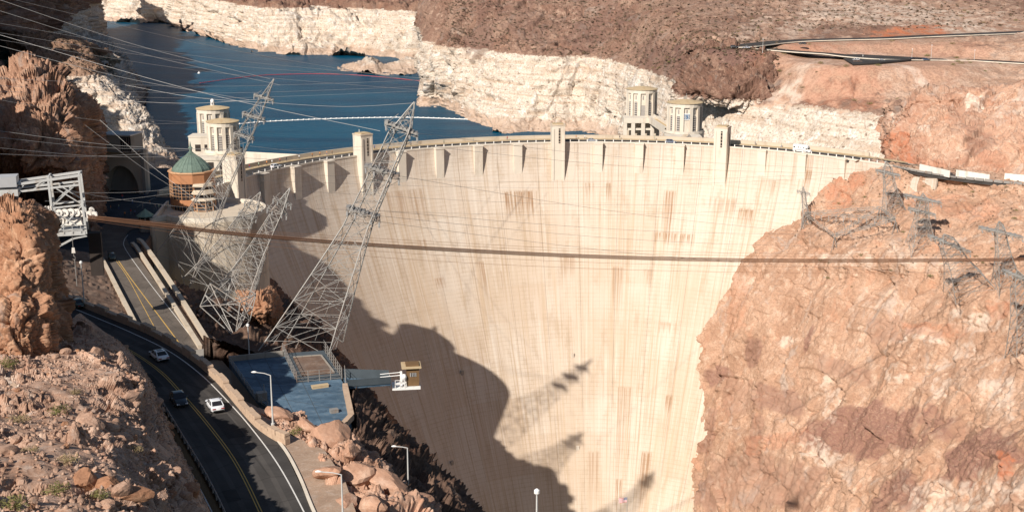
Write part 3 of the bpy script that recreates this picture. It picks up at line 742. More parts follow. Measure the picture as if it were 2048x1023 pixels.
# rocks right of the near road
nr = [[(452, 782, zd(782, 19.2)), (528, 846, zd(846, 19.2)), (590, 872, zd(872, 19.4)), (640, 930, zd(930, 19.6)), (655, 1023, zd(1023, 19.6)), (725, 1160, zd(1160, 19.4))],
      [(500, 806, 172), (548, 838, 168), (606, 866, 160), (660, 930, 150), (690, 1015, 140), (760, 1150, 122)],
      [(520, 818, 176), (572, 838, 172), (640, 862, 164), (712, 915, 154), (760, 985, 145), (830, 1130, 126)],
      [(528, 828, 179), (600, 856, 176), (690, 876, 167), (756, 930, 159), (836, 996, 150), (890, 1130, 132)],
      [(560, 850, 184), (630, 890, 182), (716, 900, 173), (786, 962, 165), (852, 1030, 157), (910, 1160, 140)],
      [(600, 900, 190), (660, 950, 186), (730, 970, 178), (800, 1020, 168), (868, 1090, 160), (930, 1220, 145)]]
near_rocks, KV = patch('near_rocks', [rowP(r) for r in nr], 260, 420, M['rock_near'], lambda Q: crag(1.7, .6, .12, 8, .8, 81, blocks=.35)(Q) * np.clip((PX(Q)[0] - 500) / 90, .1, 1), 'sunlit pink rocks between the near road and the canyon', edge=40)

# canyon's right wall
con = [(1752, 318), (1745, 323), (1690, 352), (1590, 430), (1502, 500), (1455, 560), (1430, 610), (1414, 700), (1404, 800), (1396, 900), (1392, 1023), (1384, 1160)]
rightD = {318: 470, 323: 434, 352: 428, 430: 405, 500: 385, 560: 372, 610: 362, 700: 350, 800: 335, 900: 318, 1023: 300, 1160: 280}
rw = []
for i, (x, y) in enumerate(con):
    Dc = dam_D(x, max(y, 330)) if y > 325 else z_D(330, 0) - 2
    Dr = rightD[y]; row = []
    yr = {318: 352, 323: 374, 352: 400, 430: 452, 500: 515}.get(y, y)
    s_list = (-.10, 0.0, .12, .28, .45, .62, .8, 1.0, 1.2)
    for s in s_list:
        px = x + (2080 - x) * s; py = y + (yr - y) * max(0, s) ** .75
        D = Dc + (Dr - Dc) * max(0, s) ** .85
        if s < 0: D = Dc + 26
        if y == 318: D = z_D(py, -.6)
        elif y == 323: D = z_D(py, -.8) - 1.5
        elif s > 0 and y in (430, 500): D -= (10 if y == 500 else 4) * math.sin(math.pi * min(1, s * 1.1)) ** 2
        row.append(P(px, py, D))
    rw.append(row)
varn_r = [(1745, 858, 138, 44, -5, 1.0), (1955, 912, 74, 40, -22, 1.0), (1645, 868, 34, 34, 20, .8), (1560, 800, 48, 24, 8, .7), (1502, 705, 20, 26, 8, .75), (1432, 748, 16, 24, 25, .9),
          (1800, 985, 44, 38, -10, .9), (1920, 860, 20, 16, 0, .4), (1416, 860, 20, 40, 0, .6), (1500, 960, 90, 60, 0, .42), (1620, 680, 7, 26, 12, .9), (1580, 975, 60, 46, 0, .5), (1765, 660, 30, 26, 0, .4), (1470, 790, 40, 38, 10, .35),
          (1690, 740, 46, 18, 20, .45), (1520, 860, 12, 30, 0, .5), (1416, 980, 18, 40, 0, .6), (2020, 985, 26, 44, 0, .35)]
pale_r = [(1850, 672, 40, 14, 0, .7), (1940, 640, 50, 18, 0, .6), (1640, 905, 46, 20, 30, .6), (1790, 745, 18, 18, 0, .6), (2000, 790, 30, 40, 0, .5), (1930, 990, 110, 34, -12, .55), (1900, 710, 60, 14, -30, .5), (1570, 680, 12, 12, 0, .6), (1770, 600, 60, 22, 0, .3), (1880, 770, 18, 22, 0, .6), (1480, 560, 30, 20, 0, .3), (1660, 800, 16, 40, 0, .5), (1840, 520, 90, 18, 20, .4), (1700, 520, 70, 14, 5, .5)]
rust_r = [(1690, 380, 50, 26, -35, .6), (2010, 930, 14, 26, 0, .9), (1870, 660, 60, 14, 0, .5), (2000, 620, 24, 14, 0, .5), (1920, 420, 90, 24, 10, .35), (1560, 880, 60, 16, -12, .4), (1470, 610, 24, 70, 0, .25)]
right_wall, RV = patch('right_canyon_wall', rw, 620, 560, M['rock_right'], lambda Q: crag(3.6, 1.2, .3, 30, .38, 91, blocks=.4, gr=.2)(Q) * np.clip((HC - 5 - Q[:, 2] - 74) / 8, .12, 1) + rubble(.25, 14, [(3.2, .5, .25), (1.5, .3, .3)], 95)(Q),
                       'sunlit pink canyon wall right of the dam', varnish=varn_r, pale=pale_r, rust=rust_r)
# rock hill above the right road
hb = []
bx = [(1772, 306), (1786, 322), (1830, 334), (1880, 344), (1950, 353), (2060, 364), (2210, 374)]
ridge = [(1790, 250), (1792, 232), (1834, 196), (1896, 186), (1955, 178), (2060, 170), (2210, 164)]
for f, dd in ((-.12, -3), (0, 3), (.25, 9), (.55, 18), (.85, 32), (1.0, 46)):
    row = []
    for (x0, y0), (x1, y1) in zip(bx, ridge):
        y = y0 + (y1 - y0) * f; D = z_D(y0, -.4) + 14 + dd * (1.15 if x0 > 1900 else 1)
        row.append(P(x0 + (x1 - x0) * max(0, f), y, D))
    row[0] = row[1] + np.array([9, 46, -1.5])
    hb.append(row)
hb.append([P(x1 + 4, y1 + 14, z_D(y0, -.4) + 170) for (x0, y0), (x1, y1) in zip(bx, ridge)])
patch('right_hill', hb, 260, 420, M['rock_hill_right'], crag(3.6, 1.2, .45, 20, .5, 101, blocks=.7), 'red rock hill above the road at the right',
      varnish=[(1960, 285, 34, 22, -10, .5), (1930, 240, 30, 30, 0, .25)], pale=[(1950, 205, 16, 14, 0, .7), (1795, 245, 14, 16, 0, .6), (1850, 265, 14, 10, 0, .5), (2020, 215, 50, 16, -10, .3)], rust=[(1800, 290, 26, 34, 0, .8), (1850, 325, 40, 12, 10, .5), (1990, 320, 40, 14, 0, .4)])

# cliff at the left, outside the picture, that joins pinnacle and crag and shades the plaza
lc = []
for X, Y, z in ((-86, 150, 44), (-100, 172, 45), (-120, 202, 42), (-139, 240, 42), (-146, 262, 47), (-136, 284, 55), (-150, 312, 60), (-176, 345, 56), (-200, 380, 60)):
    lc.append([np.array([X + 9, Y + 2, -3.0]), np.array([X + 5, Y + 1, z * .5]), np.array([X + 1.5, Y, z * .92]), np.array([X - 3, Y - 1, z + 1]), np.array([X - 14, Y - 5, z + 4]), np.array([X - 45, Y - 14, z + 12])])
patch('left_cliff', lc, 220, 90, M['rock_crag'], crag(3.5, 1.6, .6, 14, .35, 121, blocks=.8), 'red cliff along the left edge above the plaza')

# ------------------------------------------------------------------ roads
def resample(pts, step):
    pts = [np.array(p, float) for p in pts]; m = len(pts)
    A = catmull(np.array(pts), m * 12); d = np.r_[0, np.cumsum(np.linalg.norm(np.diff(A, axis=0), axis=1))]
    n = max(2, int(d[-1] / step) + 1); s = np.linspace(0, d[-1], n)
    return np.stack([np.interp(s, d, A[:, k]) for k in range(3)], 1)
def side(L):                                              # unit normal to the right of travel, flat
    t = np.gradient(L, axis=0); t[:, 2] = 0; t /= np.linalg.norm(t, axis=1)[:, None] + 1e-9
    return np.stack([t[:, 1], -t[:, 0], np.zeros(len(t))], 1)
def ribbon(name, Lf, Rt, mat, parent=None, dz=0.0, thick=0.0):
    m = MB(); n = len(Lf)
    vs = [tuple(p + np.array([0, 0, dz])) for p in Lf] + [tuple(p + np.array([0, 0, dz])) for p in Rt]
    fs = [(i, i + 1, n + i + 1, n + i) for i in range(n - 1)]
    if thick:
        vs += [(v[0], v[1], v[2] - thick) for v in vs]
        k = 2 * n
        for i in range(n - 1):
            fs += [(k + i, k + n + i, k + n + i + 1, k + i + 1), (i, k + i, k + i + 1, i + 1), (n + i, n + i + 1, k + n + i + 1, k + n + i)]
        fs += [(0, n, k + n, k), (n - 1, k + n - 1, k + 2 * n - 1, 2 * n - 1)]
    m.add(vs, fs)
    return m.build(name, mat, parent)
def stripe(name, L, w, mat, parent, offs=0.0, dz=.02):
    s = side(L); return ribbon(name, L + s * (offs - w / 2), L + s * (offs + w / 2), mat, parent, dz)
def wall_along(name, L, w, h, mat, parent=None, z0=0.0):
    s = side(L); A = L - s * w / 2 + np.array([0, 0, h]); B = L + s * w / 2 + np.array([0, 0, h])
    return ribbon(name, A, B, mat, parent, 0, h - z0)

# near road, a bench at one level
nr_white = resample([Pz(x, y, ZR) for x, y in ((60, 588), (120, 606), (200, 638), (270, 668), (340, 703), (400, 747), (450, 796), (500, 852), (556, 928), (608, 1023), (642, 1100), (690, 1230), (730, 1400))], 1.5)
nr_mid = resample([Pz(x, y, ZR) for x, y in ((60, 622), (130, 646), (200, 672), (262, 702), (320, 742), (366, 790), (415, 847), (470, 922), (521, 1023), (550, 1100), (590, 1230), (620, 1400))], 1.5)
nr_left = resample([Pz(x, y, ZR) for x, y in ((60, 660), (130, 684), (190, 706), (240, 738), (285, 785), (318, 830), (372, 926), (424, 1023), (456, 1100), (490, 1230), (510, 1400))], 1.5)
parapet_px = [(60, 566), (118, 584), (160, 600), (220, 624), (290, 652), (340, 678), (392, 712), (438, 752), (478, 798), (512, 836), (548, 862), (575, 874)]
nr_par = resample([Pz(x, y, ZR + .9) for x, y in parapet_px], 1.9); nr_par[:, 2] = ZR
edge_r = resample([Pz(x, y, ZR) for x, y in ((60, 570), (118, 590), (220, 630), (340, 684), (438, 758), (478, 804), (512, 842), (537, 866), (570, 905), (626, 1023), (664, 1100), (712, 1230), (760, 1400))], 1.5)
edge_l = nr_left - side(nr_left) * 1.2
nn = 90
def rs_n(L, n):
    d = np.r_[0, np.cumsum(np.linalg.norm(np.diff(L, axis=0), axis=1))]; s = np.linspace(0, d[-1], n)
    return np.stack([np.interp(s, d, L[:, k]) for k in range(3)], 1)
nr_road = ribbon('near_road', rs_n(edge_l, nn), rs_n(edge_r, nn), M['asphalt'], None, 0, 3.0)
tag(nr_road, 'dark curving two lane road in the foreground', kind='structure')
stripe('edge_line', nr_white, .16, M['line_white'], nr_road)
stripe('edge_line', nr_left, .14, M['line_white'], nr_road)
stripe('centre_line', nr_mid, .13, M['line_yellow'], nr_road, -.16)
stripe('centre_line', nr_mid, .13, M['line_yellow'], nr_road, .16)
mid_r = (rs_n(nr_white, 80) + rs_n(nr_mid, 80)) / 2; mid_l = (rs_n(nr_left, 80) + rs_n(nr_mid, 80)) / 2
for L_ in (mid_r, mid_l):
    for o_ in (-.85, .85): stripe('wheel_track', L_, .62, M['asphalt_worn'], nr_road, o_, .008)
for i_, (L_, a0, a1, o_, w_) in enumerate(((mid_r, 40, 46, .2, 2.2), (mid_l, 52, 55, -.3, 1.6), (mid_r, 58, 60, .6, 1.3), (mid_l, 24, 29, .1, 2.0), (mid_r, 20, 23, -.5, 1.4))): stripe('road_patch', L_[a0:a1], w_, M['asphalt_patch'], nr_road, o_, .014)
# bank that carries it on the canyon side
sb = side(rs_n(edge_r, nn)); A_ = rs_n(edge_r, nn) + sb * 1.6; B_ = rs_n(edge_r, nn) + sb * 9.0
A_[:, 2] = ZR - .05; B_[:, 2] = -3
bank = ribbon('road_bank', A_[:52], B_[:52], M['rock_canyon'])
tag(bank, 'rocky bank that carries the near road', kind='structure')
sh1 = rs_n(edge_r, nn) - sb * .1; sh2 = rs_n(edge_r, nn) + sb * 1.8
tag(ribbon('road_shoulder', sh1[:56], sh2[:56], M['gravel'], None, -.06, 1.0), 'narrow gravel shoulder under the stone parapet', kind='structure')
gs = [Pz(x, y, ZR - .05) for x, y in ((530, 850), (560, 862), (600, 876), (650, 900), (690, 960), (712, 1023), (790, 1180), (720, 1180), (632, 1023), (575, 902))]
m = MB(); m.prism([(p[0], p[1]) for p in gs], ZR - 2, ZR - .06)
tag(m.build('gravel_verge', M['gravel']), 'pale gravel verge between the near road and the pink rocks', kind='structure')
kerb_L = resample([Pz(x, y, ZR) for x, y in ((540, 862), (572, 902), (600, 955), (628, 1023), (668, 1100), (720, 1230))], 1.2)
tag(wall_along('kerb', kerb_L, .35, .14, M['concrete_pale']), 'low pale kerb along the gravel verge', kind='structure')

# stone parapet: body and single cap stones
pt = thing('stone_parapet', 'long stone parapet wall edging the near road with a notched top', 'wall', tuple(nr_par[0]))
pt.location = (0, 0, 0)
wall_along('wall_body', nr_par, .75, .72, M['stone'], pt)
cap_me = []
for v_ in range(4):
    b = MB(); w_ = .86 + .05 * random.random(); b.box((0, 0, .13), (1.82, w_, .26 + .05 * random.random()), taper=.94)
    o = b.build('cap_stone', M['stone'], pt); cap_me.append(o.data); C.objects.unlink(o); bpy.data.objects.remove(o)
sp = side(nr_par)
for i in range(len(nr_par) - 1):
    c = (nr_par[i] + nr_par[i + 1]) / 2; t = nr_par[i + 1] - nr_par[i]
    o = bpy.data.objects.new('cap_stone', cap_me[random.randrange(4)]); link(o, pt)
    up = (i // 2) % 2 == 0
    o.location = (c[0], c[1], ZR + .72 + (.0 if not up else .42)); o.rotation_euler = (0, 0, math.atan2(t[1], t[0]) + random.uniform(-.03, .03))
    if up:
        q = bpy.data.objects.new('merlon_stone', cap_me[(i + 1) % 4]); link(q, pt)
        q.location = (c[0], c[1], ZR + .725); q.rotation_euler = (0, 0, math.atan2(t[1], t[0])); q.scale = (1, .96, 1.5)
# guard rail at the foot of the near slope
gl = resample([Pz(x, y, ZR) for x, y in ((305, 806), (318, 826), (352, 884), (392, 952), (430, 1030), (455, 1100), (490, 1230))], 2.0)
gl = gl - side(gl) * 1.0
gr = thing('guard_rail', 'steel guard rail curving along the foot of the near slope', 'guard rail')
s_ = side(gl); m = MB()
for k_, (o1, z1, o2, z2) in enumerate(((0, .48, .05, .56), (.05, .56, 0, .64), (0, .64, .05, .72), (.05, .72, 0, .80))):
    n_ = len(gl); a = gl + s_ * o1 + [0, 0, z1]; b = gl + s_ * o2 + [0, 0, z2]
    m.add(list(a) + list(b), [(i, i + 1, n_ + i + 1, n_ + i) for i in range(n_ - 1)])
m.build('rail_beam', M['steel_white'], gr)
for p in gl[::1]:
    MB().box((p[0] - .1, p[1], p[2] + .36), (.14, .16, .78)).build('post', M['steel_dark'], gr)

# far road on the plaza level
ZF = -1.0
def zl(lst, z=ZF, step=2.0): return resample([Pz(x, y, z) for x, y in lst], step)
fr_l = zl([(292, 436), (240, 438), (210, 448), (197, 464), (196, 480), (206, 512), (232, 566), (268, 640), (310, 730), (350, 830)])
fr_r = zl([(300, 452), (276, 455), (258, 462), (252, 474), (262, 494), (300, 548), (348, 618), (396, 690), (450, 770), (520, 880)])
fr = ribbon('far_road', rs_n(fr_l, 70), rs_n(fr_r, 70), M['asphalt_grey'], None, .06, .5)
tag(fr, 'grey road climbing beside the twin parapets below', kind='structure')
stripe('edge_line', zl([(256, 470), (248, 482), (252, 500), (296, 562), (352, 634), (402, 700), (460, 780)]), .16, M['line_white'], fr, dz=.085)
stripe('centre_line', zl([(224, 512), (234, 524), (256, 556), (284, 608), (312, 660), (345, 720)]), .16, M['line_yellow'], fr, dz=.085)
stripe('centre_line', zl([(236, 520), (258, 552), (300, 608), (348, 672), (390, 730)]), .24, M['line_yellow'], fr, dz=.085)
tag(ribbon('footway', rs_n(zl([(262, 487), (268, 494), (340, 602), (400, 690), (430, 735)]), 40), rs_n(zl([(266, 484), (273, 490), (346, 596), (408, 688), (440, 735)]), 40), M['stone'], None, .09, .5), 'reddish footway inside the inner parapet', kind='structure')
for lst, lab, w_, h_ in (([(264, 484), (274, 494), (330, 580), (400, 690)], 'inner pale concrete parapet of the far road', .9, .95),
                         ([(276, 476), (288, 486), (344, 566), (420, 686)], 'outer pale concrete parapet above the canyon edge', 1.0, 1.05),
                         ([(194, 500), (206, 520), (230, 566), (268, 640)], 'sunlit concrete wall on the hill side of the far road', 1.0, 1.2)):
    L_ = zl(lst, ZF + h_, 3.0); L_[:, 2] = ZF
    w = thing('road_parapet', lab, 'parapet')
    wall_along('wall_body', L_, w_ * .8, h_ - .22, M['concrete_wall'], w)
    ca = L_.copy(); ca[:, 2] = ZF + h_ - .22
    for a, b in zip(ca[:-1], ca[1:]):
        t = b - a; wall_along('coping_slab', np.array([a + t * .012, b - t * .012]), w_, .22, M['concrete_wall'], w)
# concrete abutment where the twin parapets end
ab = thing('abutment_wall', 'grey concrete abutment where the twin parapets end', 'wall')
L_ = zl([(404, 694), (424, 716), (446, 742), (462, 765)], .6, 3.0); L_[:, 2] = ZF - 3
wall_along('wall_body', L_, 3.2, 4.0, M['concrete_grey'], ab)
L_[:, 2] = ZF + 1.0; wall_along('coping_slab', L_, 3.4, .25, M['concrete_grey'], ab)

# upper roads on the hillside
for nm, L0, w_, lab in (('upper_road', road_up, 9.0, 'upper dark road crossing the hillside at the top right'), ('lower_road', road_lo, 7.0, 'lower dark road with parked cars on the hillside bench')):
    L_ = resample(L0, 5.0); s_ = side(L_)
    o = ribbon(nm, L_ - s_ * w_, L_ + s_ * w_, M['asphalt'], None, .05, .5); tag(o, lab, kind='structure')
    wall_along('edge_line', L_ + s_ * (w_ + .3), .5, .5, M['concrete_pale'], o)
m = MB(); m.prism([(p[0], p[1]) for p in LAY], 17.8, 18.6)
tag(m.build('parking_area', M['asphalt']), 'small dark parking area beside the lower hillside road', kind='structure')
# road past the dam's right end
rr = zl([(1700, 316), (1764, 322), (1800, 330), (1850, 341), (1920, 352), (1990, 360), (2060, 366), (2220, 378)], -.4, 3.0)
s_ = side(rr); o = ribbon('canyon_road', rr - s_ * 4.4, rr + s_ * 4.4, M['asphalt'], None, 0, 1.2); tag(o, 'dark road leaving the dam at its right end', kind='structure')
ends = []
for (xa, ya), (xb, yb), lab in (((1838, 337), (1898, 351), 'first long white barrier panel from the dam, right road'), ((1911, 349), (1978, 359), 'second long white barrier panel from the dam, right road'), ((2008, 356), (2110, 366), 'long white barrier panel cut by the right picture edge')):
    a = Pz(xa, ya + 4, -.4); b = Pz(xb, yb + 4, -.4); t = (b - a) / np.linalg.norm(b - a); up = np.array([0, 0, 1.0])
    w = thing('road_barrier', lab, 'barrier')
    back = np.array([-t[1], t[0], 0]) * (1 if t[0] > 0 else -1)
    n_ = 6
    for i in range(n_):
        p = a + (b - a) * (i + .5) / n_; d_ = np.linalg.norm(b - a) / n_ - .04
        Mx = Matrix((tuple(t), tuple(back), (0, 0, 1))).transposed()
        MB().box(p + up * 1.25 + back * .2, (d_, .3, 2.5), M=Mx).build('panel', M['guard_white'], w)
    MB().box((a + b) / 2 + back * .5 + up * .4, (np.linalg.norm(b - a), .5, .7), M=Mx).build('footing', M['concrete_grey'], w)
pr = rr + s_ * 4.6; i0 = 8
w = thing('canyon_road_parapet', 'low dark stone parapet along the canyon side of the right road', 'parapet')
for a, b in zip(pr[i0:-1], pr[i0 + 1:]):
    t = b - a; wall_along('coping_slab', np.array([a + t * .06, b - t * .06]), .5, .55 + .35 * (random.random() > .5), M['steel_dark'], w)

# ------------------------------------------------------------------ the dam
def dam_mat():
    m, nt, b = newmat('dam_concrete')
    uvn = nd(nt, 'ShaderNodeUVMap', uv_map='face'); sx = nd(nt, 'ShaderNodeSeparateXYZ'); nt.links.new(uvn.outputs[0], sx.inputs[0])
    U, V = sx.outputs[0], sx.outputs[1]                    # arc length and height in metres
    def vec(a, c):
        n = nd(nt, 'ShaderNodeCombineXYZ'); nt.links.new(mth(nt, 'MULTIPLY', U, a), n.inputs[0]); nt.links.new(mth(nt, 'MULTIPLY', V, c), n.inputs[1]); return n.outputs[0]
    oi = nd(nt, 'ShaderNodeObjectInfo').outputs['Random']
    nbig = noise(nt, vec(.03, .022), 1, 5, .6); nmid = noise(nt, vec(.16, .06), 1, 6, .65)
    strk = noise(nt, vec(.9, .016), 1, 6, .7); strk2 = noise(nt, vec(.32, .010), 1, 5, .6); lift = noise(nt, vec(.02, .66), 1, 3, .6); fin = noise(nt, vec(2.2, 1.6), 1, 4, .7)
    c = mixc(nt, smooth(nt, nbig, .38, .62), (.535, .435, .335), (.58, .495, .405))
    c = mixc(nt, mth(nt, 'MULTIPLY', oi, .42), c, (.48, .355, .25))
    c = mixc(nt, mth(nt, 'MULTIPLY', smooth(nt, V, -55.0, 0.0), .5), c, (.61, .545, .47))
    c = mixc(nt, mth(nt, 'MULTIPLY', smooth(nt, strk, .50, .66), .72), c, (.40, .285, .185))
    c = mixc(nt, mth(nt, 'MULTIPLY', smooth(nt, strk2, .52, .68), .42), c, (.48, .345, .22))
    c = mixc(nt, mth(nt, 'MULTIPLY', smooth(nt, strk, .46, .34), .55), c, (.64, .57, .48))
    c = mixc(nt, mth(nt, 'MULTIPLY', smooth(nt, nmid, .52, .68), .5), c, (.41, .31, .215))
    c = mixc(nt, mth(nt, 'MULTIPLY', smooth(nt, lift, .52, .7), .22), c, (.44, .34, .24))
    # lift lines every five feet, strength varying along them
    fr_ = mth(nt, 'FRACT', mth(nt, 'DIVIDE', V, 1.52)); ln = smooth(nt, mth(nt, 'ABSOLUTE', mth(nt, 'SUBTRACT', fr_, .5)), .13, .02)
    c = mixc(nt, mth(nt, 'MULTIPLY', ln, mth(nt, 'MULTIPLY', smooth(nt, nmid, .36, .64), .46)), c, (.38, .285, .20))
    fu = mth(nt, 'FRACT', mth(nt, 'DIVIDE', U, 4.37)); lu = smooth(nt, mth(nt, 'ABSOLUTE', mth(nt, 'SUBTRACT', fu, .5)), .035, .005)
    c = mixc(nt, mth(nt, 'MULTIPLY', lu, mth(nt, 'MULTIPLY', smooth(nt, strk2, .42, .6), .4)), c, (.38, .28, .19))
    # rust runs below old openings: boxes measured on the face, combed by the streak noise
    comb = noise(nt, vec(1.3, .02), 1, 5, .7); comb2 = noise(nt, vec(.8, .004), 1, 3, .6)
    for (x0, y0, x1, y1, st) in ((1003, 382, 1076, 436, 1.0), (1166, 364, 1188, 402, .6), (1213, 364, 1221, 404, .9), (1328, 380, 1342, 492, 1.0), (1308, 462, 1386, 492, .75), (1478, 414, 1500, 458, .8), (1420, 392, 1466, 440, .4), (1522, 355, 1556, 400, .5),
                                 (1596, 300, 1612, 420, .5), (1608, 338, 1622, 372, .8), (868, 555, 894, 580, .7), (955, 522, 976, 580, .7), (1120, 510, 1150, 566, .6), (1224, 532, 1242, 640, .7), (1286, 536, 1304, 566, .5), (1310, 640, 1350, 668, .5),
                                 (1332, 788, 1342, 826, 1.0), (1236, 770, 1250, 1020, .5), (1176, 900, 1196, 1020, .45), (770, 384, 860, 452, .45), (836, 478, 858, 510, .6), (1280, 900, 1292, 1023, .8), (1232, 955, 1242, 1023, .8), (1000, 540, 1012, 600, .5)):
        ka, za = dam_kz(x0, y0); kb_, zb = dam_kz(x1, y1)
        ua, ub = sorted((RD * DT * ka, RD * DT * kb_)); e = max(.25, (ub - ua) * .08)
        bx_ = mth(nt, 'MULTIPLY', smooth(nt, U, ua - e, ua + e), smooth(nt, U, ub + e, ub - e))
        bx_ = mth(nt, 'MULTIPLY', bx_, smooth(nt, mth(nt, 'ADD', V, mth(nt, 'MULTIPLY', mth(nt, 'SUBTRACT', comb, .5), 5.0)), za + .4, za - .5))
        lenz = abs(za - zb); vj = mth(nt, 'ADD', V, mth(nt, 'MULTIPLY', mth(nt, 'SUBTRACT', comb2, .5), lenz * 2.2))
        bx_ = mth(nt, 'MULTIPLY', bx_, smooth(nt, vj, zb - lenz * .1, za - lenz * .25))
        bx_ = mth(nt, 'MULTIPLY', bx_, mth(nt, 'MULTIPLY', smooth(nt, comb, .40, .60), min(1, st * 1.1)))
        c = mixc(nt, bx_, c, (.30, .175, .095))
    c = mixc(nt, mth(nt, 'MULTIPLY', smooth(nt, fin, .55, .75), .25), c, (.40, .31, .22))
    nt.links.new(c, b.inputs['Base Color']); b.inputs['Roughness'].default_value = .95; b.inputs['Specular IOR Level'].default_value = .08
    h = mth(nt, 'ADD', mth(nt, 'MULTIPLY', fin, .4), mth(nt, 'MULTIPLY', ln, -.5)); bump(nt, b, h, .35, .12)
    return m
M['dam'] = dam_mat()
dam = thing('dam', 'huge curved pale concrete arch dam holding back the lake', 'dam', (AX, AY, 0)); dam.location = (0, 0, 0)
tiers = [0, 14, 28, 42, 56, 70, 84, 98, 112, 126, 140, 156, 176, 200]
for kk in range(-3, 18):
    ka, kb2 = kk - .5, kk + .5
    for ti, (d0, d1) in enumerate(zip(tiers[:-1], tiers[1:])):
        if kk in (-3, 17) and ti > 5: continue
        nu_, nv_ = 5, 5; o_ = random.uniform(-.025, .025) if ti else 0.0
        vs, uv = [], []
        gk = .045 / (RD * DT) * 1.0                        # half of the joint
        z1_ = -d0 - (.0 if d0 == 0 else .012); z0_ = -d1 + .012
        for j in range(nv_):
            z = z1_ + (z0_ - z1_) * j / (nv_ - 1)
            for i in range(nu_):
                k = ka + gk + (kb2 - ka - 2 * gk) * i / (nu_ - 1)
                vs.append(face(k, z, o_)); uv.append((k * DT * RD, z))
        base = len(vs)
        ring_ = [i for i in range(nu_)] + [j * nu_ + nu_ - 1 for j in range(1, nv_)] + [(nv_ - 1) * nu_ + i for i in range(nu_ - 2, -1, -1)] + [j * nu_ for j in range(nv_ - 2, 0, -1)]
        for q in ring_:
            u_, z = uv[q]; vs.append(face(u_ / DT / RD, z, o_ - .8)); uv.append((u_, z))
        fs = [(j * nu_ + i, j * nu_ + i + 1, (j + 1) * nu_ + i + 1, (j + 1) * nu_ + i) for j in range(nv_ - 1) for i in range(nu_ - 1)]
        nr_ = len(ring_); fs += [(ring_[i], base + i, base + (i + 1) % nr_, ring_[(i + 1) % nr_]) for i in range(nr_)]
        me = bpy.data.meshes.new('face_block'); me.from_pydata([tuple(v) for v in vs], [], fs)
        ul = me.uv_layers.new(name='face')
        for lp in me.loops: ul.data[lp.index].uv = uv[lp.vertex_index]
        me.materials.append(M['dam']); me.update()
        link(bpy.data.objects.new('face_block', me), dam)
# body behind the face and the vertical back wall
m = MB(); ks = np.linspace(-3.5, 17.5, 85); zs = [-.9, -14, -42, -84, -126, -200]
vs, fs = [], []
for z in zs:
    for k in ks: vs.append(face(k, z, -.75))
nk = len(ks)
for j in range(len(zs) - 1):
    for i in range(nk - 1): fs.append((j * nk + i, j * nk + i + 1, (j + 1) * nk + i + 1, (j + 1) * nk + i))
b0 = len(vs)
for z in (-.9, -90):
    for k in ks: vs.append(arc(k, z, RD + 13.7))
for i in range(nk - 1): fs += [(b0 + i, b0 + nk + i, b0 + nk + i + 1, b0 + i + 1)]
m.add(vs, fs); m.build('dam_body', M['concrete_grey'], dam)
def arcband(name, k0, k1, r0_, r1_, z0, z1, mat, parent, step=.2):
    n = max(2, int((k1 - k0) / step)); m = MB(); vs = []
    for k in np.linspace(k0, k1, n): vs += [arc(k, z0, r0_), arc(k, z0, r1_), arc(k, z1, r1_), arc(k, z1, r0_)]
    fs = []
    for i in range(n - 1):
        a = i * 4
        for q in range(4): fs.append((a + q, a + (q + 1) % 4, a + 4 + (q + 1) % 4, a + 4 + q))
    fs += [(0, 1, 2, 3), (4 * n - 4, 4 * n - 3, 4 * n - 2, 4 * n - 1)]
    m.add(vs, fs); return m.build(name, mat, parent)
K0, K1 = -2.6, 16.1
arcband('crest_slab', K0, K1, RD + .05, RD + 13.6, -1.0, -.62, M['concrete'], dam)
arcband('parapet', K0, K1 - .9, RD + 12.7, RD + 13.3, -.62, 1.15, M['concrete_wall'], dam)
arcband('lip', K0, K1, RD - .18, RD + .42, -.45, .18, M['concrete_pale'], dam)
o = arcband('crest_road', K0, K1 + .6, RD + 2.2, RD + 9.8, -.7, -.5, M['asphalt'], None); tag(o, 'dark road along the crest of the dam', kind='structure')
o = arcband('crest_footway', K0, K1, RD + 10.0, RD + 12.6, -.62, -.34, M['roof_tan'], None); tag(o, 'tan footway along the lake side of the crest', kind='structure')
for k in (0, 1, 2, 4, 5, 6, 7, 9, 10, 11, 13, 14, 15):
    m = MB(); hw = 1.75 / RD; p_ = 2.3 if k < 12 else 1.6
    t = T0 + DT * k; out = Vector((math.sin(t), math.cos(t), 0)); tg = Vector((math.cos(t), -math.sin(t), 0))
    c = Vector((AX, AY, 0)) + out * (RD - p_ / 2 + 1.2)
    Mx = Matrix((tuple(tg), tuple(out), (0, 0, 1))).transposed()
    m.box(c + Vector((0, 0, -7.3)), (3.5, p_ + 2.4, 13.6), M=Mx)
    m.build('pier', M['concrete_pale'], dam)
    MB().box(c + Vector((0, 0, -.3)) - out * .12, (3.9, p_ + 2.5, .55), M=Mx).build('pier_cap', M['concrete_pale'], dam)
rp = random.Random(3)
for k in np.arange(-2.4, 16.1, .21):
    if any(abs(k - q) < .24 for q in (-1, 3, 8, 12)): continue
    p = arc(k, .18, RD + .12); MB().box(p + Vector((0, 0, .45)), (.34, .34, .9), rz=-(T0 + DT * k)).build('railing_post', M['white_paint'], dam)
for ka, kb_ in ((-2.5, -1.3), (-.7, 2.7), (3.3, 7.7), (8.3, 11.7), (12.3, 16.0)):
    m = MB(); m.poly([arc(k, .98, RD + .12) for k in np.linspace(ka, kb_, 40)], .05); m.build('handrail', M['steel'], dam)
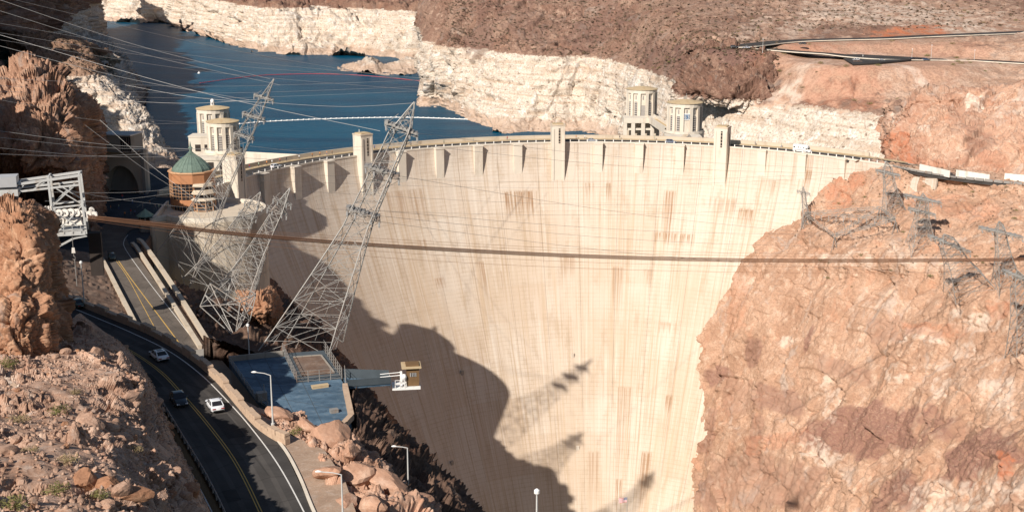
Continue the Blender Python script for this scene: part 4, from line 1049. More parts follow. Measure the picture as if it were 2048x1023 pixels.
# small fittings on the face
for px, py in ((1145, 710), (1155, 895), (903, 925), (924, 745)):
    p = dam_hit(px, py); t = math.atan2(p[0] - AX, p[1] - AY)
    MB().box(Vector(p) - Vector((math.sin(t), math.cos(t), 0)) * .2, (1.3, .7, 1.9), rz=-t).build('hatch', M['concrete_pale'] if px > 1000 else M['concrete_grey'], dam)
def crest_tower(k, lab, h, slot):
    t = T0 + DT * k; out = Vector((math.sin(t), math.cos(t), 0)); tg = Vector((math.cos(t), -math.sin(t), 0))
    Mx = Matrix((tuple(tg), tuple(out), (0, 0, 1))).transposed()
    tw = thing('crest_tower', lab, 'tower', tuple(arc(k, 0, RD)), 0, 'towers on the crest of the dam'); L0 = Vector(tw.location)
    def loc(a, b, z): return tg * a + out * b + Vector((0, 0, z))
    pr_ = 3.3; wd = 5.6; dp = pr_ + 2.4
    m = MB(); m.box(loc(0, 2.4 - dp / 2, (h - 22) / 2), (wd, dp, h + 22), M=Mx); m.build('shaft', M['concrete_pale'], tw)
    for sx_ in (-1, 1):
        MB().box(loc(sx_ * (wd / 2 - .55), 2.4 - dp - .1, (h - 1.2 - 22) / 2), (.8, .34, h - 1.2 + 22), M=Mx).build('corner_strip', M['concrete_pale'], tw)
    MB().box(loc(0, 2.4 - dp / 2, h + .2), (wd + .3, dp + .3, .5), M=Mx).build('cornice', M['concrete'], tw)
    MB().box(loc(0, 2.4 - dp / 2, h + .62), (wd - 1.2, dp - 1.2, .4), M=Mx).build('roof', M['roof_tan'], tw)
    if slot:
        MB().box(loc(.4, 2.4 - dp + .06, h * .42), (.75, .2, h * .85), M=Mx).build('window_slot', M['opening'], tw)
        for q in range(5): MB().box(loc(.4, 2.4 - dp - .02, h * .08 + q * h * .17), (.8, .12, .22), M=Mx).build('grille', M['concrete_wall'], tw)
    MB().box(loc(wd / 2 + .0, .9, h * .35), (.12, 1.0, h * .6), M=Mx).build('side_window', M['opening'], tw)
    MB().tube(loc(-.6, 1, h + .8), loc(-.6, 1, h + 2.0), .12).build('vent_pipe', M['white_paint'], tw)
crest_tower(-1, 'square crest tower standing behind the copper clad visitor building', 9.0, True)
crest_tower(3, 'square crest tower beside the tallest leaning pylon', 8.2, True)
crest_tower(8, 'square crest tower near the middle of the dam', 7.4, True)
crest_tower(12, 'square crest tower in front of the right intake towers', 8.0, True)

# ------------------------------------------------------------------ visitor building and its round terrace
VC = P(388, 413, 384); VZ = float(VC[2])
def pol(c, r, n, a0): return [(c[0] + r * math.cos(a0 + 2 * math.pi * i / n), c[1] + r * math.sin(a0 + 2 * math.pi * i / n)) for i in range(n)]
TC = P(427, 416, 377); TZ = VZ - .15
tr = thing('round_terrace', 'round concrete terrace with a curved wall below the copper clad building', 'terrace')
TR = 15.6
ang = np.linspace(R(-178), R(118), 30)
lft = P(302, 432, 362)
wallp = [(lft[0] - 2.5, lft[1] + 26), (lft[0], lft[1])] + [(TC[0] + TR * math.cos(a), TC[1] + TR * math.sin(a)) for a in ang if a > R(-140)]
fl = [(p[0], p[1]) for p in wallp]
MB().prism(fl, TZ - 1, TZ).build('terrace_floor', M['concrete'], tr)
for i in range(len(wallp) - 1):
    a, b = Vector((*wallp[i], 0)), Vector((*wallp[i + 1], 0)); t = (b - a); L_ = t.length; t.normalize(); nrm = Vector((t.y, -t.x, 0)); rz = math.atan2(t.y, t.x)
    c = (a + b) / 2
    for zt, zb in ((TZ - .1, TZ - 8), (TZ - 8.06, TZ - 18), (TZ - 18.06, TZ - 30), (TZ - 30.06, TZ - 46)):
        MB().box(c + Vector((0, 0, (zt + zb) / 2)) - nrm * .4, (L_ - .04, 1.0, zt - zb), rz=rz).build('wall_panel', M['concrete_wall'], tr)
    MB().box(c + Vector((0, 0, TZ + .55)) - nrm * .3, (L_ - .05, .7, 1.3), rz=rz).build('parapet_panel', M['concrete_pale'], tr)
vb = thing('visitor_building', 'round copper clad visitor building with a green dome', 'building', tuple(VC))
NV_, RVB = 12, 6.9; HE = 11.2
def vpt(i, r, z): 
    a = R(-90) + 2 * math.pi * (i + .5) / NV_
    return Vector((r * math.cos(a), r * math.sin(a), z))
def vpanel(i, z0, z1, r, mat, name, th=.35, parent=vb, u0=0.0, u1=1.0):
    p0, p1 = vpt(i - 1, r, 0), vpt(i, r, 0); a = p0 + (p1 - p0) * u0; b = p0 + (p1 - p0) * u1
    t = (b - a); L_ = t.length; rz = math.atan2(t.y, t.x); n_ = Vector((t.y, -t.x, 0)).normalized()
    c = (a + b) / 2
    return MB().box(c - n_ * th / 2 + Vector((0, 0, (z0 + z1) / 2)), (L_ - .03, th, z1 - z0), rz=rz).build(name, mat, parent)
MB().lathe((0, 0, 0), [(RVB - .6, 0), (RVB - .6, HE - .2)], NV_, R(-90) + math.pi / NV_).build('core', M['opening'], vb)
for i in range(NV_):
    vpanel(i, HE - 3.0, HE, RVB, M['copper_panel'], 'cladding_panel')
    front = i in (0, 1, 11, 10)
    if i in (11, 10, 0):                                   # tall glazed bay
        f_ = vpanel(i, 3.3, HE - 3.03, RVB - .12, M['dark_glass'], 'window', .2)
        for q in range(1, 5): vpanel(i, 3.3 + q * .98 - .03, 3.3 + q * .98 + .03, RVB + .02, M['copper_trim'], 'mullion', .14, f_)
        for q in (.02, .35, .68, .98): vpanel(i, 3.3, HE - 3.05, RVB + .04, M['copper_trim'], 'mullion', .12, f_, q - .011, q + .011)
        vpanel(i, 1.4, 3.28, RVB, M['copper_panel'], 'cladding_panel'); f_ = vpanel(i, 0, 1.38, RVB - .15, M['dark_glass'], 'window', .2)
        for q in (.02, .35, .68, .98): vpanel(i, 0, 1.38, RVB - .02, M['copper_trim'], 'mullion', .12, f_, q - .011, q + .011)
    else:
        vpanel(i, 0, HE - 3.03, RVB - .05, M['copper_panel'], 'cladding_panel')
    vpanel(i, HE + .01, HE + .4, RVB + .3, M['copper_trim'], 'eave_strip', .9)
dm = MB().lathe((0, 0, HE + .1), [(RVB - .9, 0), (RVB - 1.2, .9), (RVB - 2.2, 2.1), (3.1, 3.6), (1.6, 4.7), (.75, 5.4)], NV_, R(-90) + math.pi / NV_).build('dome', M['verdigris'], vb)
for i in range(NV_ * 2):
    a = R(-90) + math.pi * i / NV_; m = MB()
    pr_ = [(RVB - .9, 0), (RVB - 1.2, .9), (RVB - 2.2, 2.1), (3.1, 3.6), (1.6, 4.7), (.75, 5.4)]
    k_ = 1.0 if i % 2 else .965
    m.poly([(r * k_ * math.cos(a), r * k_ * math.sin(a), HE + .14 + z) for r, z in pr_], .07); m.build('seam', M['verdigris'], dm)
MB().lathe((0, 0, HE + 5.4), [(.75, 0), (.8, .3), (.45, .5), (.5, 1.5), (.75, 1.6), (.3, 2.1), (.12, 3.3), (.02, 3.8)], 10).build('finial', M['verdigris'], vb)
# stepped annex with stacked eaves on the right
ax = Vector((4.2, -4.4, 0))
for k_, (w_, d_, z0_, z1_) in enumerate(((7.0, 6.0, 0, 3.3), (7.8, 6.4, 3.3, 5.2), (8.4, 6.6, 5.2, 7.6))):
    pass
an = MB().lathe(tuple(ax), [(3.4, 0), (3.4, 3.2)], 8, R(22.5)).build('annex', M['dark_glass'], vb)
for i in range(8):
    a = R(22.5) + 2 * math.pi * i / 8; m = MB(); m.box((ax.x + 3.4 * math.cos(a), ax.y + 3.4 * math.sin(a), 1.6), (.22, .22, 3.2), rz=a); m.build('frame_post', M['copper_trim'], an)
for z in (.05, 1.1, 2.2): MB().lathe((ax.x, ax.y, z), [(3.46, 0), (3.46, .13)], 8, R(22.5)).build('frame_rail', M['copper_trim'], an)
MB().lathe((ax.x, ax.y, 3.22), [(4.2, 0), (4.25, .2), (3.6, .7)], 8, R(22.5)).build('annex_roof', M['concrete'], vb)
MB().lathe((ax.x - .3, ax.y + .5, 3.9), [(3.2, 0), (3.2, 1.2)], 8, R(22.5)).build('band_window', M['dark_glass'], vb)
MB().lathe((ax.x - .3, ax.y + .5, 5.12), [(4.1, 0), (4.15, .2), (3.6, 1.3)], 8, R(22.5)).build('annex_roof', M['concrete'], vb)
MB().lathe((ax.x - .6, ax.y + .9, 6.45), [(3.4, 0), (3.4, .9)], 8, R(22.5)).build('band_window', M['dark_glass'], vb)
MB().lathe((ax.x - .6, ax.y + .9, 7.36), [(3.9, 0), (3.9, .2), (3.6, .9)], 8, R(22.5)).build('annex_roof', M['concrete'], vb)
# small kiosk with a green hip roof
kp = P(292, 446, 368)
kk_ = thing('kiosk', 'small round kiosk with a pale green roof beside the terrace corner', 'kiosk', (kp[0], kp[1], -1.1))
kz = float(kp[2]) + 1.1
MB().lathe((0, 0, 0), [(2.0, 0), (2.0, kz + 2.2)], 8, .2).build('wall', M['concrete_grey'], kk_)
for i in range(8):
    a = .2 + 2 * math.pi * (i + .5) / 8; MB().box((1.9 * math.cos(a), 1.9 * math.sin(a), kz + 1.2), (.12, 1.0, 1.5), rz=a).build('window', M['dark_glass'], kk_)
MB().lathe((0, 0, kz + 2.2), [(2.7, 0), (2.7, .15), (.3, 1.9), (.05, 2.2)], 8, .2).build('roof', M['roof_green'], kk_)
# hall under the crag and arched portal below it
hp = P(236, 300, 418); hh = thing('service_hall', 'grey service building with a ribbed metal roof behind the left crag', 'building', tuple(hp), R(-12))
MB().box((0, 3, 2.2), (11, 8, 5.6)).build('wall', M['concrete_grey'], hh)
for i in range(5):
    w = MB().box((2.0 + i * .78, -1.08, 2.3), (.5, .2, 4.6)).build('window', M['dark_glass'], hh)
rf = MB().box((0, 3, 5.2), (11.6, 9, .3)).build('roof', M['metal_roof'], hh)
for i in range(14): MB().box((-5.5 + i * .85, 3, 5.42), (.18, 9, .14)).build('roof_rib', M['metal_roof'], rf)
apn = P(244, 380, 425); ap_ = thing('arched_portal', 'dark concrete portal with a wide arch below the service building', 'portal', (apn[0], apn[1], -1.1), R(-10))
hA = float(hp[2]) + 1.1 - .6
m = MB(); n_ = 12; prof = [(-8, 0), (-8, hA), (8, hA), (8, 0), (6.2, 0)] + [(6.2 * math.cos(math.pi * i / n_), hA * .62 * math.sin(math.pi * i / n_) + .3) for i in range(1, n_)] + [(-6.2, 0)]
vs = [(x, 0, z) for x, z in prof] + [(x, 5, z) for x, z in prof]; k_ = len(prof)
for i in range(k_): m.add([vs[i], vs[(i + 1) % k_], vs[k_ + (i + 1) % k_], vs[k_ + i]], [(0, 1, 2, 3)])
m.v += []; b0 = len(m.v); m.add(vs[:k_], [tuple(range(k_))])
m.build('wall', M['concrete_wall'], ap_)
MB().box((0, -.1, hA + .25), (16.6, 5.6, .5)).build('coping_slab', M['concrete_grey'], ap_)
MB().box((8.6, .2, hA * .5), (1.2, 2.0, hA + 1)).build('pillar', M['concrete_grey'], ap_)
MB().box((0, 4.4, hA * .4), (15.5, .3, hA * .8)).build('back_wall', M['concrete_grey'], ap_)

# ------------------------------------------------------------------ intake towers
def intake(lab, px, D, eave_y, base_y, Rr, drum_h_extra=0, lantern=True, sign=False, door=False):
    q = P(px, eave_y, D); zb = float(P(px, base_y, D)[2]); ze = float(q[2])
    it = thing('intake_tower', lab, 'intake tower', (q[0], q[1], zb), 0, 'intake towers standing in the lake'); h = ze - zb
    MB().lathe((0, 0, 0), [(Rr - .9, 0), (Rr - .9, h - .2)], 24, R(7.5)).build('drum', M['concrete_pale'], it)
    for i in range(12):
        a = R(-90) + R(15) + R(30) * i; w_ = 1.5
        MB().box(((Rr - .55) * math.cos(a), (Rr - .55) * math.sin(a), (h - 1.6) / 2), (1.1, w_, h - 1.6), rz=a).build('fin', M['concrete_pale'], it)
        b_ = a + R(15)
        if door and i == 11:
            MB().box(((Rr - .86) * math.cos(b_), (Rr - .86) * math.sin(b_), h * .22), (.25, 2.4, h * .44), rz=b_).build('door', M['concrete_pale'] if sign else M['grey_shutter'], it)
            MB().box(((Rr - .9) * math.cos(b_), (Rr - .9) * math.sin(b_), h * .225), (.2, 2.8, h * .46), rz=b_).build('door_frame', M['copper_panel'] if sign else M['concrete_grey'], it)
        else:
            f = MB().box(((Rr - .86) * math.cos(b_), (Rr - .86) * math.sin(b_), h * .30), (.25, 1.45, h * .56), rz=b_).build('window', M['dark_glass'], it)
            for z in np.linspace(.07, .54, 7): MB().box(((Rr - .74) * math.cos(b_), (Rr - .74) * math.sin(b_), h * z), (.16, 1.5, h * .055), rz=b_).build('louvre', M['grey_shutter'], f)
        MB().box(((Rr - .84) * math.cos(b_), (Rr - .84) * math.sin(b_), h * .74), (.2, .7, h * .14), rz=b_).build('slot_window', M['grey_shutter'], it)
    MB().lathe((0, 0, h - 1.7), [(Rr - .12, 0), (Rr - .12, 1.5), (Rr, 1.55), (Rr, 1.8)], 24, R(7.5)).build('cornice', M['concrete_pale'], it)
    MB().lathe((0, 0, h + .1), [(Rr + .25, 0), (Rr + .25, .18), (Rr * .55, .95), (.8, 1.5)], 24, R(7.5)).build('roof', M['roof_tan'], it)
    if lantern:
        MB().lathe((0, 0, h + 1.5), [(.95, 0), (.85, 2.0), (.95, 2.05), (.9, 2.4), (.6, 2.9), (.1, 3.15)], 10).build('lantern', M['white_paint'], it)
        for i in range(4): MB().box((.86 * math.cos(R(-90) + i * math.pi / 2), .86 * math.sin(R(-90) + i * math.pi / 2), h + 2.4), (.2, .45, 1.1), rz=R(-90) + i * math.pi / 2).build('lantern_opening', M['opening'], it)
    else:
        MB().box((0, 0, h + 2.0), (1.3, 1.3, 2.0)).build('lantern', M['concrete_grey'], it); MB().tube((.6, 0, h + 3), (.6, 0, h + 4.4), .1).build('mast', M['steel'], it)
    MB().lathe((0, 0, -9.0), [(Rr + 1.1, 0), (Rr + 1.1, 8.6), (Rr + 1.4, 8.6), (Rr + 1.4, 8.98)], 24, R(7.5)).build('base_drum', M['concrete_pale'], it)
    MB().lathe((0, 0, ZW - 4 - zb), [(Rr * .8, 0), (Rr * .8, -ZW + 4 + zb - 9.05)], 16).build('shaft', M['concrete_pale'], it)
    MB().lathe((0, 0, .0), [(Rr + 1.2, 0), (Rr + 1.2, .9), (Rr + .95, .9), (Rr + .95, 0)], 24, R(7.5)).build('gallery_parapet', M['concrete_pale'], it)
    if sign:
        a = R(-90); c0 = Vector((Rr * math.cos(a), -Rr - .0, h * .56))
        MB().box((0, -Rr + .6, h * .57), (3.9, .22, 3.1)).build('sign_panel', M['white_paint'], it)
        sg = it.children[-1]
        m = MB()
        for cx_ in (-.72, .72): m.box((cx_, -Rr + .46, h * .57), (1.3, .1, 2.3))
        m.build('sign_field', M['sign_blue'], sg)
        seg = {'6': ((-.0, .8, 1, .28), (-.36, 0, .28, 1.8), (0, 0, .9, .28), (.36, -.42, .28, .9), (0, -.8, 1, .28)), '3': ((0, .8, .95, .28), (.34, 0, .28, 1.8), (.05, 0, .75, .28), (0, -.8, .95, .28))}
        for ch, cx_ in (('6', -.72), ('3', .72)):
            m = MB()
            for x, z, w_, hh_ in seg[ch]: m.box((cx_ + x * .8, -Rr + .38, h * .57 + z), (w_ * .8, .08, hh_))
            m.build('numeral', M['white_paint'], sg)
    return it
I1 = intake('rear left intake tower with a white lantern on its tan roof', 425.5, 590, 217, 274, 7.7)
I2 = intake('front left intake tower half in front of its twin', 445, 545, 243, 303, 7.0, lantern=False)
I3 = intake('rear right intake tower above a columned landing', 1284, 668, 178, 234, 8.3, lantern=False, door=True)
I4 = intake('front right intake tower with a blue number sign', 1370, 600, 205, 264, 8.5, lantern=False, sign=True, door=True)
# landing of the front left pair with open bays, bridge to the crest
lp_ = P(436, 318, 535); ld = thing('tower_landing', 'pale concrete landing with square openings at the left intake towers', 'landing', tuple(lp_))
MB().box((0, 4, -3.0), (21, 14, 6)).build('wall', M['concrete_pale'], ld)
for i in range(4): MB().box((-7.6 + i * 5.0, -3.05, -2.6), (2.6, .25, 3.4)).build('opening', M['opening'], ld)
MB().box((0, 4, .35), (21.6, 14.6, .7)).build('coping_slab', M['concrete_pale'], ld)
wp = P(404, 292, 560); sb_ = thing('tower_annex', 'low concrete annex with two dark bays left of the left intake towers', 'annex', tuple(wp))
MB().box((0, 3, 0), (11, 9, 8.5)).build('wall', M['concrete_pale'], sb_)
for i in range(2): MB().box((-1.5 + i * 4.2, -1.55, -.6), (2.4, .25, 3.0)).build('opening', M['opening'], sb_)
MB().box((0, 3, 4.45), (11.4, 9.4, .5)).build('coping_slab', M['concrete_pale'], sb_)
def bridge(lab, a, b, w_, h_):
    a = Vector(a); b = Vector(b); t = b - a; L_ = t.length; rz = math.atan2(t.y, t.x)
    br = thing('tower_bridge', lab, 'bridge', tuple(a), rz)
    sl = (b.z - a.z) / math.hypot(t.x, t.y); Lh = math.hypot(t.x, t.y)
    for y_ in (-w_ / 2, w_ / 2):
        m = MB(); vs = [(0, y_ - .25, -h_), (Lh, y_ - .25, sl * Lh - h_), (Lh, y_ - .25, sl * Lh + 1.0), (0, y_ - .25, 1.0), (0, y_ + .25, -h_), (Lh, y_ + .25, sl * Lh - h_), (Lh, y_ + .25, sl * Lh + 1.0), (0, y_ + .25, 1.0)]
        m.add(vs, [(0, 1, 2, 3), (7, 6, 5, 4), (0, 4, 5, 1), (1, 5, 6, 2), (2, 6, 7, 3), (3, 7, 4, 0)]); m.build('side_wall', M['concrete_pale'], br)
    m = MB(); vs = [(0, -w_ / 2 + .26, -.3), (Lh, -w_ / 2 + .26, sl * Lh - .3), (Lh, w_ / 2 - .26, sl * Lh - .3), (0, w_ / 2 - .26, -.3)]
    m.add(vs + [(x, y, z - .6) for x, y, z in vs], [(0, 1, 2, 3), (7, 6, 5, 4), (0, 4, 5, 1), (2, 6, 7, 3)]); m.build('deck', M['roof_tan'], br)
    return br
bridge('pale concrete bridge from the left intake towers to the dam crest', P(482, 309, 520), arc(1.9, -.6, RD + 15.5), 4.0, 6.0)
bridge('sloping concrete bridge between the two right intake towers', P(1300, 232, 655), P(1346, 262, 606), 4.0, 2.6)
vd = P(1285, 240, 650); vt = thing('tower_viaduct', 'columned concrete viaduct under the rear right intake tower', 'viaduct', tuple(vd))
zb_ = -14
MB().box((0, 2, .0), (20, 9, 2.6)).build('deck_beam', M['concrete_pale'], vt)
for x in (-9.2, -5.0, 0.2, 5.0): MB().box((x, -1.6, -7.4), (1.9, 1.6, 12)).build('column', M['concrete_pale'], vt)
for z in (-4.6, -9): MB().box((-2.5, -1.2, z), (15, 1.0, 1.0)).build('cross_beam', M['concrete_pale'], vt)
MB().box((0, 5.5, -7.4), (19, 1.2, 12)).build('back_wall', M['concrete_wall'], vt)
gp = P(1368, 278, 560); gb = thing('gate_house', 'low concrete gate house with a pitched opening behind the crest', 'building', tuple(gp))
MB().box((0, 3, -1.2), (16, 8, 4.6)).build('wall', M['concrete_pale'], gb)
m = MB(); m.add([(-2, -1.3, -3.4), (5.5, -1.3, -3.4), (2.6, -1.3, 2.0), (-2, 3.5, -3.4), (5.5, 3.5, -3.4), (2.6, 3.5, 2.0)], [(0, 1, 2), (5, 4, 3), (0, 3, 4, 1), (1, 4, 5, 2), (2, 5, 3, 0)]); m.build('ramp_gable', M['concrete_grey'], gb)
m = MB(); m.add([(-6.5, -1.6, -3.4), (-3.6, -1.6, -3.4), (1.8, -1.6, 2.3), (-.4, -1.6, 2.3), (-6.5, -.9, -3.4), (-3.6, -.9, -3.4), (1.8, -.9, 2.3), (-.4, -.9, 2.3)], [(0, 1, 2, 3), (7, 6, 5, 4), (0, 4, 5, 1), (1, 5, 6, 2), (2, 6, 7, 3), (3, 7, 4, 0)]); m.build('ramp_wall', M['concrete'], gb)
MB().box((6.6, -1.2, -1.4), (2.0, .3, 3.0)).build('opening', M['opening'], gb)

# ------------------------------------------------------------------ blue deck, gangway, lookout cabin
DZ = 12.0
def dz(px, py, z=DZ): return Pz(px, py, z)
dk = thing('viewing_deck', 'big concrete deck above the canyon with blue shade painted into its colour', 'deck')
dpoly = [dz(458, 722), dz(566, 712), dz(650, 704), dz(688, 768), dz(702, 838), dz(690, 850), dz(630, 862), dz(560, 830), dz(520, 800)]
MB().prism([(p[0], p[1]) for p in dpoly], DZ - 1.2, DZ).build('floor_slab', M['deck_shade_blue'], dk)
MB().prism([(p[0] * .995, p[1]) for p in dpoly], DZ - 22, DZ - 1.25).build('foundation_wall', M['concrete_grey'], dk)
def curb(pts, h, w_, mat, name, seg=1):
    for a, b in zip(pts[:-1], pts[1:]):
        for q in range(seg):
            p0 = a + (b - a) * q / seg; p1 = a + (b - a) * (q + 1) / seg; t = p1 - p0; L_ = np.linalg.norm(t)
            MB().box((p0 + p1) / 2 + np.array([0, 0, h / 2]), (L_ - .05, w_, h), rz=math.atan2(t[1], t[0])).build(name, mat, dk)
curb([dz(690, 776), dz(703, 838), dz(690, 852), dz(672, 864)], .9, .8, M['stone'], 'curb_stone', 3)
curb([dz(458, 722), dz(566, 711), dz(570, 708)], .9, .35, M['concrete_grey'], 'rear_wall', 3)
well = [dz(566, 706), dz(594, 765), dz(684, 757), dz(648, 700)]
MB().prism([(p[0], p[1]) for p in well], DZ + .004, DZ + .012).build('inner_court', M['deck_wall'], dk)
iw = [dz(586, 716), dz(604, 752), dz(668, 746), dz(642, 712)]
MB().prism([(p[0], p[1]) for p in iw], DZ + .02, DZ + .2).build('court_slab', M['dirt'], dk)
curb([iw[0], iw[3], iw[2]], .35, .25, M['concrete_grey'], 'court_curb', 3)
for (xa, ya), (xb, yb) in (((480, 752), (690, 790)), ((504, 786), (700, 822)), ((530, 716), (600, 850)), ((604, 762), (650, 858)), ((495, 720), (548, 822))):
    p0, p1 = dz(xa, ya), dz(xb, yb); t = p1 - p0; MB().box((p0 + p1) / 2 + np.array([0, 0, .006]), (np.linalg.norm(t), .09, .012), rz=math.atan2(t[1], t[0])).build('floor_joint', M['deck_wall'], dk)
for (x_, y_), s_, mt_, lab_ in (((524, 800), (1.5, 1.1, 1.3), 'steel_dark', 'dark equipment cabinet standing at the road corner of the blue deck'), ((640, 774), (2.6, .9, .35), 'roof_tan', 'tan boards lying on the blue deck beside the gangway'), ((668, 824), (1.2, .8, .5), 'steel_dark', 'low dark box near the canyon kerb of the blue deck')):
    p = dz(x_, y_); o = thing('equipment_cabinet' if s_[2] > 1 else 'board_stack' if mt_ == 'roof_tan' else 'equipment_box', lab_, 'equipment', tuple(p), .4)
    MB().box((0, 0, s_[2] * .5), s_).build('casing', M[mt_], o); MB().box((0, 0, s_[2] + .04), (s_[0] * 1.06, s_[1] * 1.06, .08)).build('lid', M[mt_], o)
    if s_[2] > 1: MB().tube((.4, 0, 1.3), (.4, 0, 2.6), .07, 6).build('vent_pipe', M['steel_dark'], o)
def fence(pts, h, lab, name='deck_fence', cat='fence', step=1.6, mat='steel_dark'):
    fe = thing(name, lab, cat)
    for a, b in zip(pts[:-1], pts[1:]):
        n_ = max(1, int(np.linalg.norm(b - a) / step))
        for q in range(n_):
            p = a + (b - a) * q / n_; MB().tube(p, p + np.array([0, 0, h]), .07, 5).build('post', M[mat], fe)
        for z in np.linspace(h * .12, h, 4): MB().tube(a + np.array([0, 0, z]), b + np.array([0, 0, z]), .035, 4).build('rail', M[mat], fe)
    return fe
fence([well[0], well[1], well[2], well[3]], 1.9, 'dark wire fence round the sunken court of the blue deck')
fence([dz(458, 722), dz(512, 800), dz(560, 832)], 1.1, 'thin steel railing along the road side of the blue deck', 'deck_railing', 'railing', 2.0, 'steel')
fence([dz(690, 752), dz(692, 775)], 1.9, 'short dark gate fence at the head of the gangway')
cp_ = P(815, 772, 204); CZ = float(cp_[2])
ga, gb_ = dz(690, 764), P(780, 762, 203)
gw = thing('gangway', 'narrow blue grey gangway from the deck to the lookout cabin', 'gangway')
t = (gb_ - ga); t /= np.linalg.norm(t); nrm = np.array([-t[1], t[0], 0]); 
m = MB(); w0, w1 = 2.1, .9
vs = [ga - nrm * w0, gb_ - nrm * w1, gb_ + nrm * w1, ga + nrm * w0]; vs = [v + np.array([0, 0, .05]) for v in vs] + [v - np.array([0, 0, .4]) for v in vs]
m.add(vs, [(0, 1, 2, 3), (7, 6, 5, 4), (0, 4, 5, 1), (2, 6, 7, 3)]); m.build('walkway', M['deck_shade_blue'], gw)
for s_ in (-1, 1):
    a, b = ga + nrm * w0 * s_, gb_ + nrm * w1 * s_; m = MB(); up = np.array([0, 0, 1.15 if s_ < 0 else 1.6])
    th = nrm * .12 * s_
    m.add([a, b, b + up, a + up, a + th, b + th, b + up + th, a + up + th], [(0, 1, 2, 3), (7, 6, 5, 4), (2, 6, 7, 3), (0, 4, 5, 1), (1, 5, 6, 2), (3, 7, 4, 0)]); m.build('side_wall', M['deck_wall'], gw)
MB().tube((ga + gb_) / 2 + np.array([0, 0, -.4]), gb_ + np.array([0, 0, -.5]), .3, 6).build('support_beam', M['steel_dark'], gw)
ca = thing('lookout_cabin', 'small brown lookout cabin on a white platform at the gangway end', 'cabin', (cp_[0], cp_[1], CZ), R(8))
MB().box((-.2, 1.0, -.2), (4.6, 3.2, .35)).build('platform', M['white_paint'], ca)
MB().box((.95, 1.2, 1.55), (2.0, 2.4, 3.0)).build('cabin_wall', M['brown_timber'], ca)
MB().box((.95, -.03, 2.0), (.9, .08, .6)).build('window', M['dark_glass'], ca); w = ca.children[-1]
for x in (-.45, -.15, .15, .45): MB().box((.95 + x, -.09, 2.0), (.06, .06, .66)).build('glazing_bar', M['white_paint'], w)
MB().box((.7, 1.1, 3.25), (3.2, 3.2, .22)).build('roof', M['roof_tan'], ca)
MB().box((.9, 1.2, 3.45), (2.2, 2.2, .2)).build('roof_hatch', M['brown_timber'], ca)
for x, y in ((-2.8, -.5), (-2.0, -.55), (-1.2, -.55), (-.5, -.6), (-.2, .4), (-2.8, 2.4)):
    MB().tube((x, y, 0), (x, y, 1.3), .07, 5).build('rail_post', M['white_paint'], ca)
for z in (.7, 1.3): MB().tube((-2.8, -.52, z), (-.4, -.6, z), .05, 5).build('handrail', M['white_paint'], ca)
for z in (1.9, 2.4): MB().tube((-4.4, .6, z - .3), (-.8, .3, z), .07, 5).build('stay_rod', M['white_paint'], ca)
MB().box((-1.0, .3, 1.3), (.35, .35, 2.5)).build('equipment_mast', M['white_paint'], ca)
MB().lathe((-.55, -.2, 1.3), [(.05, 0), (.4, .15), (.45, .5), (.3, .85), (.05, .95)], 10).build('equipment_pod', M['white_paint'], ca)

# ------------------------------------------------------------------ cableway head frame and its machine
HX = P(128, 412, 262); hf = thing('head_frame', 'white steel head frame of the cableway standing out above the left rocks', 'crane', tuple(HX), R(14))
sc = 262 / FPX                                             # metres per photo pixel at that distance
def hpnt(px, py, back=0.0):                                # frame coordinates of a place measured on the photo
    p = P(px, py, 262); return Vector(((px - 128) * sc * 1.02, back, (412 - py) * sc * 1.05))
W_ = M['steel_white']
def hbar(name, a, b, w_=.5, back=(0,), parent=None):
    for bk in back:
        m = MB(); m.tube(hpnt(*a, bk), hpnt(*b, bk), w_ / 2, 4); m.build(name, W_, parent or hf)
for bk in (0, 4.5):
    for a, b in (((103, 355), (107, 492)), ((160, 352), (165, 468))): hbar('leg', a, b, .62, (bk,))
    hbar('top_beam', (48, 366), (163, 354), .7, (bk,)); hbar('lower_beam', (48, 380), (163, 372), .55, (bk,)); hbar('mid_beam', (104, 415), (163, 411), .45, (bk,))
    for a, b in (((105, 412), (150, 374)), ((112, 374), (162, 410)), ((110, 464), (162, 412)), ((108, 420), (150, 452)), ((48, 378), (60, 366)), ((70, 380), (100, 362))): hbar('brace', a, b, .3, (bk,))
for px, py in ((103, 356), (160, 353), (105, 415), (163, 411), (107, 470), (48, 366)):
    MB().tube(hpnt(px, py, 0), hpnt(px, py, 4.5), .2, 4).build('cross_tie', W_, hf)
m = MB(); c = (hpnt(127, 466, 2.2)); m.box(c, (75 * sc, 5.0, .8)); m.build('machine_floor', W_, hf)
for z in (451, 457): hbar('floor_rail', (92, z + 1), (164, z - 1), .14, (-.4,))
for px in (92, 108, 124, 140, 156): MB().tube(hpnt(px, 465, -.4), hpnt(px, 451, -.4), .08, 4).build('rail_post', W_, hf)
for px, py, hh_ in ((26, 360, 22), (27, 381, 14)):
    MB().box(hpnt(px, py, 1), (41 * sc, 4, hh_ * sc * .92)).build('cab_panel', M['metal_roof'] if hh_ > 20 else W_, hf)
hbar('cab_leg', (44, 386), (45, 412), .5); hbar('cab_leg', (16, 386), (20, 405), .4); hbar('cab_brace', (18, 388), (44, 402), .3); hbar('cab_beam', (18, 403), (45, 401), .4)
hbar('boom', (98, 496), (140, 476), .5); hbar('boom', (140, 476), (166, 472), .4); hbar('boom', (92, 478), (107, 492), .35)
